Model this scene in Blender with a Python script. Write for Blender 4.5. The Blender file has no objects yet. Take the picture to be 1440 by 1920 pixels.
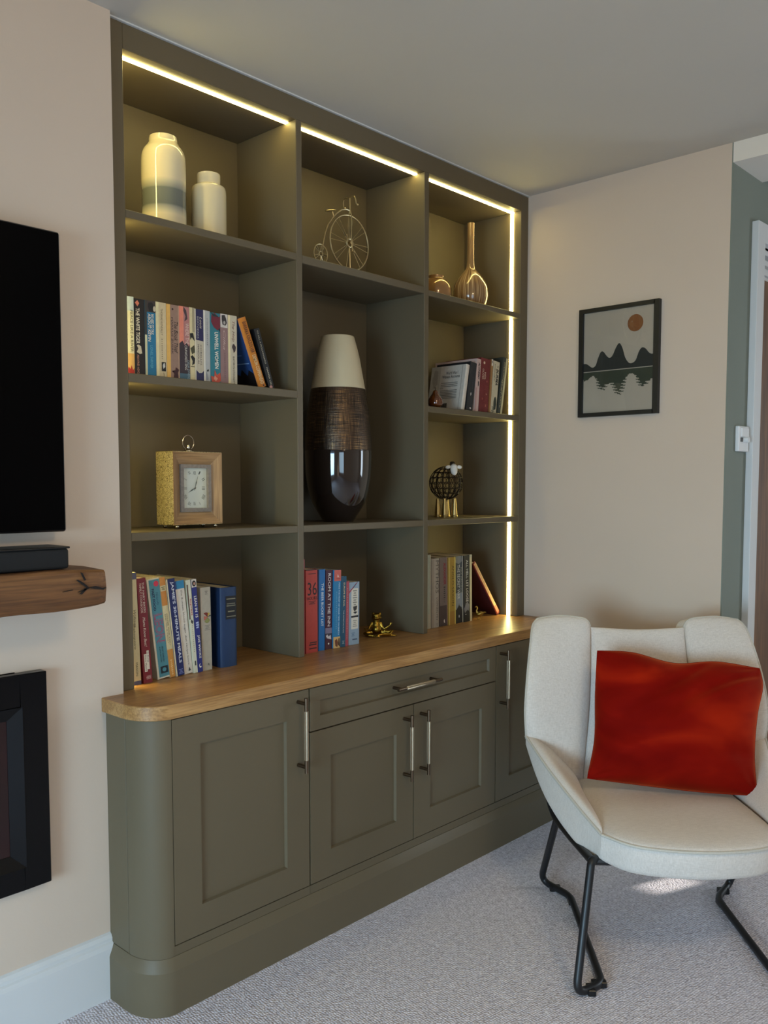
import bpy, bmesh, math, random
from mathutils import Vector, Matrix

# ------------------------------------------------------------------ camera, light, exposure
S = bpy.context.scene
COL = S.collection
S.view_settings.view_transform = 'Standard'
S.view_settings.look = 'None'
S.view_settings.exposure = 0.12
S.view_settings.gamma = 1.0
S.view_settings.use_curve_mapping = False
try:
    S.cycles.diffuse_bounces = 6
    S.cycles.glossy_bounces = 4
    S.cycles.sample_clamp_indirect = 6
except Exception:
    pass

cam_d = bpy.data.cameras.new('camera')
cam = bpy.data.objects.new('camera', cam_d)
COL.objects.link(cam)
S.camera = cam
cam_d.sensor_fit = 'VERTICAL'
cam_d.sensor_height = 36.0
cam_d.sensor_width = 27.0
cam_d.lens = 1642.19 / 1920 * 36.0
cam_d.shift_y = 61.71 / 1920
cam_d.clip_start = 0.02
R3 = Matrix(((0.680313, 0.048807, -0.731295), (-0.732922, 0.045853, -0.678766), (0.000404, 0.997755, 0.066966)))
cam.matrix_world = Matrix.Translation((-1.1399, -1.9664, 1.2738)) @ R3.to_4x4()

world = bpy.data.worlds.new('sky')
S.world = world
world.use_nodes = True
wb = world.node_tree.nodes['Background']
wb.inputs[0].default_value = (0.55, 0.70, 1.0, 1)
wb.inputs[1].default_value = 0.6


def area(name, loc, aim, sx, sy, power, color):
    d = bpy.data.lights.new(name, 'AREA')
    d.shape = 'RECTANGLE'; d.size = sx; d.size_y = sy; d.energy = power; d.color = color
    o = bpy.data.objects.new(name, d)
    o.location = loc
    o.rotation_euler = (Vector(aim) - Vector(loc)).to_track_quat('-Z', 'Y').to_euler()
    COL.objects.link(o)
    return o


DAY = (0.72, 0.87, 1.0)
w1 = area('daylight_left_window', (-3.36, -1.6, 0.85), (-1.0, -1.1, 0.0), 1.6, 1.1, 50, (0.52, 0.79, 1.0))
w1.data.spread = math.radians(104)
w2 = area('daylight_back_window', (-2.2, -4.56, 0.95), (-1.2, -1.0, 0.0), 1.5, 1.2, 13, (0.58, 0.82, 1.0))
w2.data.spread = math.radians(130)
area('daylight_hall_window', (3.96, -3.0, 1.35), (0, -3.0, 1.2), 1.2, 1.4, 34, DAY)
lamp_d = bpy.data.lights.new('warm_overhead_fill', 'POINT')  # unseen warm fill added overhead for the upper wall and seat
lamp_d.energy = 27; lamp_d.color = (1.0, 0.79, 0.48); lamp_d.shadow_soft_size = 0.12
lamp = bpy.data.objects.new('warm_overhead_fill', lamp_d)
lamp.location = (-0.2, -2.3, 2.15)
COL.objects.link(lamp)

sun_d = bpy.data.lights.new('sun', 'SUN')
sun_d.energy = 6.0; sun_d.angle = math.radians(0.6); sun_d.color = (1.0, 0.93, 0.82)
sun = bpy.data.objects.new('sun', sun_d)
COL.objects.link(sun)
SUN_DIR = Vector((-0.86, 0.34, -0.40)).normalized()      # light travels this way, in through the hall wall slot
sun.rotation_euler = SUN_DIR.to_track_quat('-Z', 'Y').to_euler()
sun.location = (6, -4, 4)

# ------------------------------------------------------------------ dimensions (metres)
YB = -0.0209          # chimney-breast face
X1 = 1.8068           # right wall face
H = 2.40
XL, D1L, D1R, D2L, D2R, XR = 0.0436, 0.6022, 0.6248, 1.1804, 1.2046, 1.7582
ZI, ZC, ZCB, DEP = 2.3351, 0.7567, 0.7216, 0.2756
YD = -0.2005          # cupboard door faces
YHALL = -0.7965       # end of the right wall


# ------------------------------------------------------------------ materials
def lin(c):
    return tuple((x / 255 / 12.92) if x / 255 <= 0.04045 else ((x / 255 + 0.055) / 1.055) ** 2.4 for x in c) + (1,)


MATS = {}


def mat(name, rgb=None, rough=0.5, metal=0.0, var=0.06, scale=30, bump=0.0, bscale=200, spec=0.5, coat=0.0,
        sheen=0.0, emit=None, alpha=None, trans=0.0):
    if name in MATS:
        return MATS[name]
    m = bpy.data.materials.new(name)
    m.use_nodes = True
    nt = m.node_tree
    b = nt.nodes['Principled BSDF']
    b.inputs['Roughness'].default_value = rough
    b.inputs['Metallic'].default_value = metal
    b.inputs['Specular IOR Level'].default_value = spec
    b.inputs['Coat Weight'].default_value = coat
    b.inputs['Coat Roughness'].default_value = 0.05
    b.inputs['Transmission Weight'].default_value = trans
    if sheen:
        b.inputs['Sheen Weight'].default_value = sheen
        b.inputs['Sheen Roughness'].default_value = 0.35
    tc = nt.nodes.new('ShaderNodeTexCoord')
    if rgb is not None:
        c = lin(rgb)
        if var > 0:
            n = nt.nodes.new('ShaderNodeTexNoise')
            n.inputs['Scale'].default_value = scale
            n.inputs['Detail'].default_value = 4
            nt.links.new(tc.outputs['Object'], n.inputs['Vector'])
            r = nt.nodes.new('ShaderNodeValToRGB')
            r.color_ramp.elements[0].position = 0.3
            r.color_ramp.elements[1].position = 0.7
            r.color_ramp.elements[0].color = tuple(x * (1 - var) for x in c[:3]) + (1,)
            r.color_ramp.elements[1].color = tuple(min(1, x * (1 + var)) for x in c[:3]) + (1,)
            nt.links.new(n.outputs['Fac'], r.inputs['Fac'])
            nt.links.new(r.outputs['Color'], b.inputs['Base Color'])
        else:
            b.inputs['Base Color'].default_value = c
        if sheen:
            b.inputs['Sheen Tint'].default_value = tuple(min(1, x * 1.6 + 0.05) for x in c[:3]) + (1,)
    if bump > 0:
        n2 = nt.nodes.new('ShaderNodeTexNoise')
        n2.inputs['Scale'].default_value = bscale
        n2.inputs['Detail'].default_value = 3
        nt.links.new(tc.outputs['Object'], n2.inputs['Vector'])
        bp = nt.nodes.new('ShaderNodeBump')
        bp.inputs['Strength'].default_value = bump
        bp.inputs['Distance'].default_value = 0.002
        nt.links.new(n2.outputs['Fac'], bp.inputs['Height'])
        nt.links.new(bp.outputs['Normal'], b.inputs['Normal'])
    if emit:
        b.inputs['Emission Color'].default_value = emit[0] + (1,)
        b.inputs['Emission Strength'].default_value = emit[1]
    MATS[name] = m
    return m


def nodes(m):
    return m.node_tree, m.node_tree.nodes['Principled BSDF']


def ramp(nt, stops):
    r = nt.nodes.new('ShaderNodeValToRGB')
    e = r.color_ramp.elements
    while len(e) < len(stops):
        e.new(0.5)
    for k, (p, c) in enumerate(stops):
        e[k].position = p
        e[k].color = lin(c)
    return r


def wood(name, dark, mid, light, axis='x', fine=90, rough=0.45, rings=2.2, bump=0.15):
    m = mat(name, None, rough)
    nt, b = nodes(m)
    tc = nt.nodes.new('ShaderNodeTexCoord')
    mp = nt.nodes.new('ShaderNodeMapping')
    sc = {'x': (1.2, 14, 14), 'z': (14, 14, 1.2), 'y': (14, 1.2, 14)}[axis]
    mp.inputs['Scale'].default_value = sc
    nt.links.new(tc.outputs['Object'], mp.inputs['Vector'])
    n = nt.nodes.new('ShaderNodeTexNoise')
    n.inputs['Scale'].default_value = rings
    n.inputs['Detail'].default_value = 7
    n.inputs['Roughness'].default_value = 0.62
    n.inputs['Distortion'].default_value = 0.7
    nt.links.new(mp.outputs['Vector'], n.inputs['Vector'])
    r = ramp(nt, [(0.28, dark), (0.5, mid), (0.72, light)])
    nt.links.new(n.outputs['Fac'], r.inputs['Fac'])
    mp2 = nt.nodes.new('ShaderNodeMapping')
    mp2.inputs['Scale'].default_value = tuple(v * (0.6 if v < 5 else 1.6) for v in sc)
    nt.links.new(tc.outputs['Object'], mp2.inputs['Vector'])
    n2 = nt.nodes.new('ShaderNodeTexNoise')
    n2.inputs['Scale'].default_value = fine / 8
    n2.inputs['Detail'].default_value = 2
    nt.links.new(mp2.outputs['Vector'], n2.inputs['Vector'])
    mx = nt.nodes.new('ShaderNodeMixRGB')
    mx.blend_type = 'MULTIPLY'
    mx.inputs['Fac'].default_value = 0.45
    r2 = ramp(nt, [(0.35, (150, 135, 120)), (0.6, (255, 255, 255))])
    nt.links.new(n2.outputs['Fac'], r2.inputs['Fac'])
    nt.links.new(r.outputs['Color'], mx.inputs['Color1'])
    nt.links.new(r2.outputs['Color'], mx.inputs['Color2'])
    nt.links.new(mx.outputs['Color'], b.inputs['Base Color'])
    bp = nt.nodes.new('ShaderNodeBump')
    bp.inputs['Strength'].default_value = bump
    bp.inputs['Distance'].default_value = 0.001
    nt.links.new(n2.outputs['Fac'], bp.inputs['Height'])
    nt.links.new(bp.outputs['Normal'], b.inputs['Normal'])
    return m


PAINT = mat('olive_grey_paint', (102, 91, 71), 0.48, var=0.015, scale=6, bump=0.03, bscale=500, spec=0.28)
WALL = mat('cream_wall_paint', (204, 187, 170), 0.9, var=0.02, scale=2, bump=0.08, bscale=180, spec=0.2)
CEIL = mat('white_ceiling_paint', (196, 192, 184), 0.95, var=0.015, scale=2, bump=0.06, bscale=150, spec=0.15)
TRIMW = mat('white_gloss_trim', (206, 208, 208), 0.35, var=0.01, scale=5)
GREEN = mat('sage_grey_wall_paint', (126, 133, 124), 0.85, var=0.02, scale=3, bump=0.05, bscale=200, spec=0.2)
BLACKP = mat('black_plastic', (14, 14, 16), 0.35, var=0.05)
SCREEN = mat('black_screen_glass', (2, 2, 3), 0.25, var=0.0, spec=0.06)
SOUND = mat('black_speaker_cloth', (10, 11, 13), 0.8, var=0.15, scale=400)
BLKMET = mat('black_powder_coat', (20, 21, 24), 0.42, var=0.05, scale=80)
GLOSSBLK = mat('black_fire_glass', (4, 5, 7), 0.14, var=0.0, spec=0.25)
EMBER = mat('dark_red_fire_glass', (34, 10, 12), 0.15, var=0.2, scale=6)
BRASS = mat('antique_brass', (206, 190, 150), 0.28, metal=1.0, var=0.08, scale=60)
NICKEL = mat('satin_bronze', (116, 98, 80), 0.34, metal=1.0, var=0.06, scale=60)
SLEEVE = mat('pale_brass_sleeve', (190, 174, 148), 0.32, metal=1.0, var=0.05, scale=90)
GOLD = mat('aged_gold', (150, 118, 46), 0.3, metal=1.0, var=0.25, scale=45, bump=0.3, bscale=90)
SILVER = mat('polished_nickel', (206, 196, 176), 0.2, metal=1.0, var=0.04)
WIRE = mat('dark_bronze_wire', (34, 27, 20), 0.45, metal=0.7, var=0.2, scale=60)
CHALK = mat('white_ceramic', (214, 210, 200), 0.45, var=0.03)
GOLDWIRE = mat('pale_gold_wire', (196, 174, 118), 0.3, metal=1.0, var=0.1, scale=60)
PAGES = mat('page_edges', (214, 200, 172), 0.9, var=0.12, scale=300)
PIPING = mat('pale_piping', (190, 184, 172), 0.85, var=0.05, scale=300)
GLOW = mat('led_diffuser', (255, 240, 210), 0.6, var=0.0, emit=((1.0, 0.83, 0.30), 27.0))
WHITEP = mat('white_plastic', (222, 224, 224), 0.3, var=0.01)
PRINTW = mat('print_white', (228, 222, 208), 0.7, var=0.03)

OAK = wood('oak_worktop_wood', (140, 100, 56), (172, 128, 76), (194, 152, 98), 'x', rough=0.36)
BEAM = wood('aged_oak_beam_wood', (72, 43, 20), (114, 74, 38), (138, 96, 54), 'x', rough=0.6, rings=1.6, bump=0.4)
ASH = wood('pale_oak_clock_wood', (132, 100, 66), (160, 126, 86), (178, 144, 102), 'x', rough=0.55, rings=3.0)
ASHV = wood('pale_oak_clock_wood_upright', (132, 100, 66), (160, 126, 86), (178, 144, 102), 'z', rough=0.55, rings=3.0)
DOORW = wood('brown_oak_door_wood', (80, 52, 30), (112, 76, 46), (134, 96, 60), 'z', rough=0.45)


def make_carpet():
    m = mat('looped_wool_carpet', None, 0.95, spec=0.1)
    nt, b = nodes(m)
    tc = nt.nodes.new('ShaderNodeTexCoord')
    mp = nt.nodes.new('ShaderNodeMapping')
    mp.inputs['Rotation'].default_value = (0, 0, math.radians(8))
    nt.links.new(tc.outputs['Object'], mp.inputs['Vector'])
    v = nt.nodes.new('ShaderNodeTexVoronoi')
    v.inputs['Scale'].default_value = 150
    v.inputs['Randomness'].default_value = 0.45
    nt.links.new(mp.outputs['Vector'], v.inputs['Vector'])
    r = ramp(nt, [(0.0, (244, 240, 246)), (0.45, (230, 225, 232)), (0.8, (182, 178, 184))])
    nt.links.new(v.outputs['Distance'], r.inputs['Fac'])
    n = nt.nodes.new('ShaderNodeTexNoise')
    n.inputs['Scale'].default_value = 60
    n.inputs['Detail'].default_value = 5
    nt.links.new(tc.outputs['Object'], n.inputs['Vector'])
    r2 = ramp(nt, [(0.3, (224, 222, 224)), (0.7, (255, 255, 255))])
    nt.links.new(n.outputs['Fac'], r2.inputs['Fac'])
    mx = nt.nodes.new('ShaderNodeMixRGB')
    mx.blend_type = 'MULTIPLY'
    mx.inputs['Fac'].default_value = 1
    nt.links.new(r.outputs['Color'], mx.inputs['Color1'])
    nt.links.new(r2.outputs['Color'], mx.inputs['Color2'])
    nt.links.new(mx.outputs['Color'], b.inputs['Base Color'])
    bp = nt.nodes.new('ShaderNodeBump')
    bp.invert = True
    bp.inputs['Strength'].default_value = 0.9
    bp.inputs['Distance'].default_value = 0.004
    nt.links.new(v.outputs['Distance'], bp.inputs['Height'])
    nt.links.new(bp.outputs['Normal'], b.inputs['Normal'])
    return m


def make_linen():
    m = mat('pale_linen_weave', None, 0.9, spec=0.15, sheen=0.0)
    nt, b = nodes(m)
    tc = nt.nodes.new('ShaderNodeTexCoord')
    cols = []
    for sc in ((60, 420, 420), (420, 420, 60)):
        mp = nt.nodes.new('ShaderNodeMapping')
        mp.inputs['Scale'].default_value = sc
        nt.links.new(tc.outputs['Object'], mp.inputs['Vector'])
        n = nt.nodes.new('ShaderNodeTexNoise')
        n.inputs['Scale'].default_value = 1.0
        n.inputs['Detail'].default_value = 3
        nt.links.new(mp.outputs['Vector'], n.inputs['Vector'])
        cols.append(n)
    ad = nt.nodes.new('ShaderNodeMath')
    ad.operation = 'ADD'
    nt.links.new(cols[0].outputs['Fac'], ad.inputs[0])
    nt.links.new(cols[1].outputs['Fac'], ad.inputs[1])
    hf = nt.nodes.new('ShaderNodeMath')
    hf.operation = 'MULTIPLY'
    hf.inputs[1].default_value = 0.5
    nt.links.new(ad.outputs[0], hf.inputs[0])
    r = ramp(nt, [(0.3, (198, 189, 179)), (0.7, (222, 214, 205))])
    nt.links.new(hf.outputs[0], r.inputs['Fac'])
    nt.links.new(r.outputs['Color'], b.inputs['Base Color'])
    bp = nt.nodes.new('ShaderNodeBump')
    bp.inputs['Strength'].default_value = 0.25
    bp.inputs['Distance'].default_value = 0.001
    nt.links.new(hf.outputs[0], bp.inputs['Height'])
    nt.links.new(bp.outputs['Normal'], b.inputs['Normal'])
    return m


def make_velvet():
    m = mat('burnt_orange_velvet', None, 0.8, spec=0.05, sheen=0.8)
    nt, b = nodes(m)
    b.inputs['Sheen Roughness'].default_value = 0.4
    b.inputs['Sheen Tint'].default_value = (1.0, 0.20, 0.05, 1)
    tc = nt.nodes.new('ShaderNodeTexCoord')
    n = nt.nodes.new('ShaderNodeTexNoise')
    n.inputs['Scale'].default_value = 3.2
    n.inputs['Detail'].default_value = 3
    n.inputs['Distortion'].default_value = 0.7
    mp = nt.nodes.new('ShaderNodeMapping')          # noise stretched into slanting patches
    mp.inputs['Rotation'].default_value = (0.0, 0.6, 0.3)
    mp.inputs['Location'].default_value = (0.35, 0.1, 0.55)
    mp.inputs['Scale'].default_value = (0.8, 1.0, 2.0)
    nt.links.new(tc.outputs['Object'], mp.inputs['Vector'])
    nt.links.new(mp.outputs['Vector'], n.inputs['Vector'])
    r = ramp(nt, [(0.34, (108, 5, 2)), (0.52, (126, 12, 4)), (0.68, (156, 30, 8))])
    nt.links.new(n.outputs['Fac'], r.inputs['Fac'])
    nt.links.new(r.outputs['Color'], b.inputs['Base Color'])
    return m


def zband(name, stops, z0, z1, rough=0.2, metal=0.0, coat=0.6):
    """glaze whose colour changes with height on the piece itself"""
    m = mat(name, None, rough, metal, coat=coat)
    nt, b = nodes(m)
    tc = nt.nodes.new('ShaderNodeTexCoord')
    sp = nt.nodes.new('ShaderNodeSeparateXYZ')
    nt.links.new(tc.outputs['Object'], sp.inputs['Vector'])
    mr = nt.nodes.new('ShaderNodeMapRange')
    mr.inputs['From Min'].default_value = z0
    mr.inputs['From Max'].default_value = z1
    nt.links.new(sp.outputs['Z'], mr.inputs['Value'])
    r = ramp(nt, stops)
    nt.links.new(mr.outputs['Result'], r.inputs['Fac'])
    nt.links.new(r.outputs['Color'], b.inputs['Base Color'])
    return m


def make_crosshatch():
    m = mat('bronze_lustre_crosshatch', None, 0.24, 0.75)
    nt, b = nodes(m)
    tc = nt.nodes.new('ShaderNodeTexCoord')
    sp = nt.nodes.new('ShaderNodeSeparateXYZ')
    nt.links.new(tc.outputs['Object'], sp.inputs['Vector'])
    at = nt.nodes.new('ShaderNodeMath'); at.operation = 'ARCTAN2'
    nt.links.new(sp.outputs['Y'], at.inputs[0]); nt.links.new(sp.outputs['X'], at.inputs[1])
    outs = []
    for src, k1, k2 in ((at.outputs[0], 60.0, 0.6), (sp.outputs['Z'], 520.0, 6.0)):
        cb = nt.nodes.new('ShaderNodeCombineXYZ')
        a = nt.nodes.new('ShaderNodeMath'); a.operation = 'MULTIPLY'; a.inputs[1].default_value = k1
        nt.links.new(src, a.inputs[0])
        nt.links.new(a.outputs[0], cb.inputs[0])
        o = sp.outputs['Z'] if k1 == 60.0 else at.outputs[0]
        c = nt.nodes.new('ShaderNodeMath'); c.operation = 'MULTIPLY'; c.inputs[1].default_value = 14.0 if k1 == 60.0 else 1.5
        nt.links.new(o, c.inputs[0]); nt.links.new(c.outputs[0], cb.inputs[1])
        n = nt.nodes.new('ShaderNodeTexNoise'); n.inputs['Scale'].default_value = 1.0; n.inputs['Detail'].default_value = 2
        nt.links.new(cb.outputs[0], n.inputs['Vector'])
        outs.append(n)
    ad = nt.nodes.new('ShaderNodeMath'); ad.operation = 'ADD'
    nt.links.new(outs[0].outputs['Fac'], ad.inputs[0]); nt.links.new(outs[1].outputs['Fac'], ad.inputs[1])
    hf = nt.nodes.new('ShaderNodeMath'); hf.operation = 'MULTIPLY'; hf.inputs[1].default_value = 0.5
    nt.links.new(ad.outputs[0], hf.inputs[0])
    r = ramp(nt, [(0.38, (44, 36, 30)), (0.55, (86, 70, 56)), (0.68, (170, 134, 84))])
    nt.links.new(hf.outputs[0], r.inputs['Fac'])
    nt.links.new(r.outputs['Color'], b.inputs['Base Color'])
    bp = nt.nodes.new('ShaderNodeBump'); bp.inputs['Strength'].default_value = 0.8; bp.inputs['Distance'].default_value = 0.002
    nt.links.new(hf.outputs[0], bp.inputs['Height']); nt.links.new(bp.outputs['Normal'], b.inputs['Normal'])
    return m


def make_streaked():
    """pearly bottle glaze with fine upright streaks"""
    m = mat('streaked_pearl_lacquer', None, 0.2, 0.08, coat=0.7)
    nt, b = nodes(m)
    tc = nt.nodes.new('ShaderNodeTexCoord')
    sp = nt.nodes.new('ShaderNodeSeparateXYZ')
    nt.links.new(tc.outputs['Object'], sp.inputs['Vector'])
    at = nt.nodes.new('ShaderNodeMath'); at.operation = 'ARCTAN2'
    nt.links.new(sp.outputs['Y'], at.inputs[0]); nt.links.new(sp.outputs['X'], at.inputs[1])
    cb = nt.nodes.new('ShaderNodeCombineXYZ')
    a = nt.nodes.new('ShaderNodeMath'); a.operation = 'MULTIPLY'; a.inputs[1].default_value = 9.0
    nt.links.new(at.outputs[0], a.inputs[0]); nt.links.new(a.outputs[0], cb.inputs[0])
    c = nt.nodes.new('ShaderNodeMath'); c.operation = 'MULTIPLY'; c.inputs[1].default_value = 4.0
    nt.links.new(sp.outputs['Z'], c.inputs[0]); nt.links.new(c.outputs[0], cb.inputs[1])
    n = nt.nodes.new('ShaderNodeTexNoise'); n.inputs['Scale'].default_value = 1.3; n.inputs['Detail'].default_value = 3
    nt.links.new(cb.outputs[0], n.inputs['Vector'])
    r = ramp(nt, [(0.35, (112, 82, 50)), (0.55, (150, 116, 76)), (0.68, (206, 176, 128))])
    nt.links.new(n.outputs['Fac'], r.inputs['Fac'])
    nt.links.new(r.outputs['Color'], b.inputs['Base Color'])
    return m


def make_hammered():
    m = mat('crackled_gold_leaf', None, 0.42, 0.55)
    nt, b = nodes(m)
    tc = nt.nodes.new('ShaderNodeTexCoord')
    n = nt.nodes.new('ShaderNodeTexNoise'); n.inputs['Scale'].default_value = 230; n.inputs['Detail'].default_value = 2
    n.inputs['Distortion'].default_value = 2.0
    nt.links.new(tc.outputs['Object'], n.inputs['Vector'])
    r = ramp(nt, [(0.36, (70, 54, 26)), (0.45, (190, 168, 112)), (0.60, (236, 220, 168))])
    nt.links.new(n.outputs['Fac'], r.inputs['Fac'])
    nt.links.new(r.outputs['Color'], b.inputs['Base Color'])
    bp = nt.nodes.new('ShaderNodeBump'); bp.inputs['Strength'].default_value = 0.8; bp.inputs['Distance'].default_value = 0.002
    nt.links.new(n.outputs['Fac'], bp.inputs['Height']); nt.links.new(bp.outputs['Normal'], b.inputs['Normal'])
    return m


CARPET = make_carpet()
LINEN = make_linen()
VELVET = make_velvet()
HATCH = make_crosshatch()
STREAK = make_streaked()
HAMMER = make_hammered()


def colour(rgb, rough=0.55):
    return mat('print_%d_%d_%d' % tuple(rgb) + ('' if rough == 0.55 else '_g'), rgb, rough, var=0.05, scale=90)


# ------------------------------------------------------------------ mesh builder
class MB:
    def __init__(self):
        self.v = []; self.f = []

    def add(self, vs, fs):
        k = len(self.v)
        self.v += [tuple(p) for p in vs]
        self.f += [tuple(i + k for i in q) for q in fs]
        return self

    def box(self, x0, x1, y0, y1, z0, z1):
        return self.add([(x0, y0, z0), (x1, y0, z0), (x1, y1, z0), (x0, y1, z0), (x0, y0, z1), (x1, y0, z1), (x1, y1, z1), (x0, y1, z1)],
                        [(3, 2, 1, 0), (4, 5, 6, 7), (0, 1, 5, 4), (1, 2, 6, 5), (2, 3, 7, 6), (3, 0, 4, 7)])

    def prism(self, pts, z0, z1, axis='z'):
        """closed outline (counter-clockwise) pushed along an axis"""
        n = len(pts)
        def P(a, b, c):
            return {'z': (a, b, c), 'y': (a, c, b), 'x': (c, a, b)}[axis]
        vs = [P(a, b, z0) for a, b in pts] + [P(a, b, z1) for a, b in pts]
        fs = [tuple(range(n))[::-1], tuple(range(n, 2 * n))] + [(i, (i + 1) % n, n + (i + 1) % n, n + i) for i in range(n)]
        return self.add(vs, fs)

    def lathe(self, prof, c=(0, 0, 0), n=40, cap0=True, cap1=True):
        """prof: (radius, z) from the bottom up"""
        vs = []; fs = []
        for r, z in prof:
            for k in range(n):
                a = 2 * math.pi * k / n
                vs.append((c[0] + r * math.cos(a), c[1] + r * math.sin(a), c[2] + z))
        for i in range(len(prof) - 1):
            for k in range(n):
                fs.append((i * n + k, i * n + (k + 1) % n, (i + 1) * n + (k + 1) % n, (i + 1) * n + k))
        if cap0: fs.append(tuple(range(n))[::-1])
        if cap1: fs.append(tuple((len(prof) - 1) * n + k for k in range(n)))
        return self.add(vs, fs)

    def tube(self, pts, r, n=8, closed=False, radii=None):
        pts = [Vector(p) for p in pts]
        m = len(pts)
        vs = []; fs = []
        up = None
        for i in range(m):
            if closed:
                t = (pts[(i + 1) % m] - pts[i - 1]).normalized()
            else:
                t = (pts[min(i + 1, m - 1)] - pts[max(i - 1, 0)]).normalized()
            if up is None:
                up = Vector((0, 0, 1)) if abs(t.z) < 0.9 else Vector((1, 0, 0))
            a = t.cross(up)
            if a.length < 1e-6:
                a = t.orthogonal()
            a.normalize()
            b = a.cross(t).normalized()
            up = b
            rr = radii[i] if radii else r
            for k in range(n):
                q = 2 * math.pi * k / n
                vs.append(pts[i] + (a * math.cos(q) + b * math.sin(q)) * rr)
        L = m if closed else m - 1
        for i in range(L):
            j = (i + 1) % m
            for k in range(n):
                fs.append((i * n + k, j * n + k, j * n + (k + 1) % n, i * n + (k + 1) % n))
        if not closed:
            fs.append(tuple(range(n)))
            fs.append(tuple((m - 1) * n + k for k in range(n))[::-1])
        return self.add(vs, fs)

    def ball(self, c, r, n=16, m=10, rot=None):
        if not hasattr(r, '__len__'): r = (r, r, r)
        vs = []; fs = []
        M = rot if rot else Matrix.Identity(3)
        for i in range(1, m):
            t = math.pi * i / m
            for k in range(n):
                a = 2 * math.pi * k / n
                vs.append(Vector(c) + M @ Vector((r[0] * math.sin(t) * math.cos(a), r[1] * math.sin(t) * math.sin(a), -r[2] * math.cos(t))))
        for i in range(m - 2):
            for k in range(n):
                fs.append((i * n + k, i * n + (k + 1) % n, (i + 1) * n + (k + 1) % n, (i + 1) * n + k))
        b = len(vs); vs.append(Vector(c) + M @ Vector((0, 0, -r[2]))); vs.append(Vector(c) + M @ Vector((0, 0, r[2])))
        for k in range(n):
            fs.append((b, (k + 1) % n, k))
            fs.append((b + 1, (m - 2) * n + k, (m - 2) * n + (k + 1) % n))
        return self.add(vs, fs)

    def grid(self, rows):
        """rows of points, an open sheet"""
        n = len(rows[0]); vs = [p for r in rows for p in r]; fs = []
        for i in range(len(rows) - 1):
            for k in range(n - 1):
                fs.append((i * n + k, i * n + k + 1, (i + 1) * n + k + 1, (i + 1) * n + k))
        return self.add(vs, fs)

    def build(self, name, m, parent=None, smooth=False, bevel=0.0, seg=2, off=(0, 0, 0), angle=35):
        me = bpy.data.meshes.new(name)
        me.from_pydata([(p[0] - off[0], p[1] - off[1], p[2] - off[2]) for p in self.v], [], self.f)
        bm = bmesh.new(); bm.from_mesh(me)
        bmesh.ops.remove_doubles(bm, verts=bm.verts, dist=1e-6)
        if bevel > 0:
            ed = [e for e in bm.edges if len(e.link_faces) == 2 and e.calc_face_angle(0) > 0.5]
            bmesh.ops.bevel(bm, geom=ed, offset=bevel, segments=seg, affect='EDGES', profile=0.5, clamp_overlap=True)
        bmesh.ops.recalc_face_normals(bm, faces=bm.faces)
        bm.to_mesh(me); bm.free()
        if m: me.materials.append(m)
        if smooth:
            for p in me.polygons: p.use_smooth = True
            try:
                me.set_sharp_from_angle(angle=math.radians(angle))
            except Exception:
                pass
        o = bpy.data.objects.new(name, me)
        COL.objects.link(o)
        if parent: o.parent = parent
        return o


def thing(name, label, cat, loc=(0, 0, 0), rot=(0, 0, 0), group=None):
    o = bpy.data.objects.new(name, None)
    o.empty_display_size = 0.05
    COL.objects.link(o)
    o.location = loc; o.rotation_euler = rot
    o['label'] = label; o['category'] = cat
    if group: o['group'] = group
    return o


def tag(o, label, cat, group=None):
    o['label'] = label; o['category'] = cat
    if group: o['group'] = group
    return o


def struct(o):
    o['kind'] = 'structure'
    return o


def origin(o, p):
    """move a top-level mesh's origin to p without moving it"""
    o.data.transform(Matrix.Translation([-c for c in p]))
    o.location = p
    return o


_tc = {}


def text_mesh(s, bold=0.0, shear=0.0, space=1.0):
    """unit text: returns (verts, faces) normalised to the box 0..1 x 0..1 and its aspect"""
    key = (s, bold, shear, space)
    if key in _tc: return _tc[key]
    c = bpy.data.curves.new('t', 'FONT')
    c.body = s; c.offset = bold; c.shear = shear; c.space_character = space; c.resolution_u = 2
    o = bpy.data.objects.new('t', c)
    COL.objects.link(o)
    bpy.context.view_layer.update()
    me = bpy.data.meshes.new_from_object(o.evaluated_get(bpy.context.evaluated_depsgraph_get()))
    vs = [(v.co.x, v.co.y) for v in me.vertices]; fs = [tuple(p.vertices) for p in me.polygons]
    bpy.data.objects.remove(o); bpy.data.curves.remove(c); bpy.data.meshes.remove(me)
    x0 = min(v[0] for v in vs); x1 = max(v[0] for v in vs); y0 = min(v[1] for v in vs); y1 = max(v[1] for v in vs)
    _tc[key] = ([((a - x0) / (x1 - x0), (b - y0) / (y1 - y0)) for a, b in vs], fs)
    return _tc[key]


def print_text(s, o, U, V, m, parent, name='title', **k):
    """text on a plane: corner o, U the reading direction (full length), V letter height"""
    vs, fs = text_mesh(s, **k)
    o = Vector(o); U = Vector(U); V = Vector(V)
    me = bpy.data.meshes.new(name)
    me.from_pydata([o + U * a + V * b for a, b in vs], [], fs)
    me.materials.append(m)
    ob = bpy.data.objects.new(name, me)
    COL.objects.link(ob); ob.parent = parent
    return ob


def arc(cx, cy, rx, ry, a0, a1, n):
    return [(cx + rx * math.cos(math.radians(a0 + (a1 - a0) * i / n)), cy + ry * math.sin(math.radians(a0 + (a1 - a0) * i / n))) for i in range(n + 1)]


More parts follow.
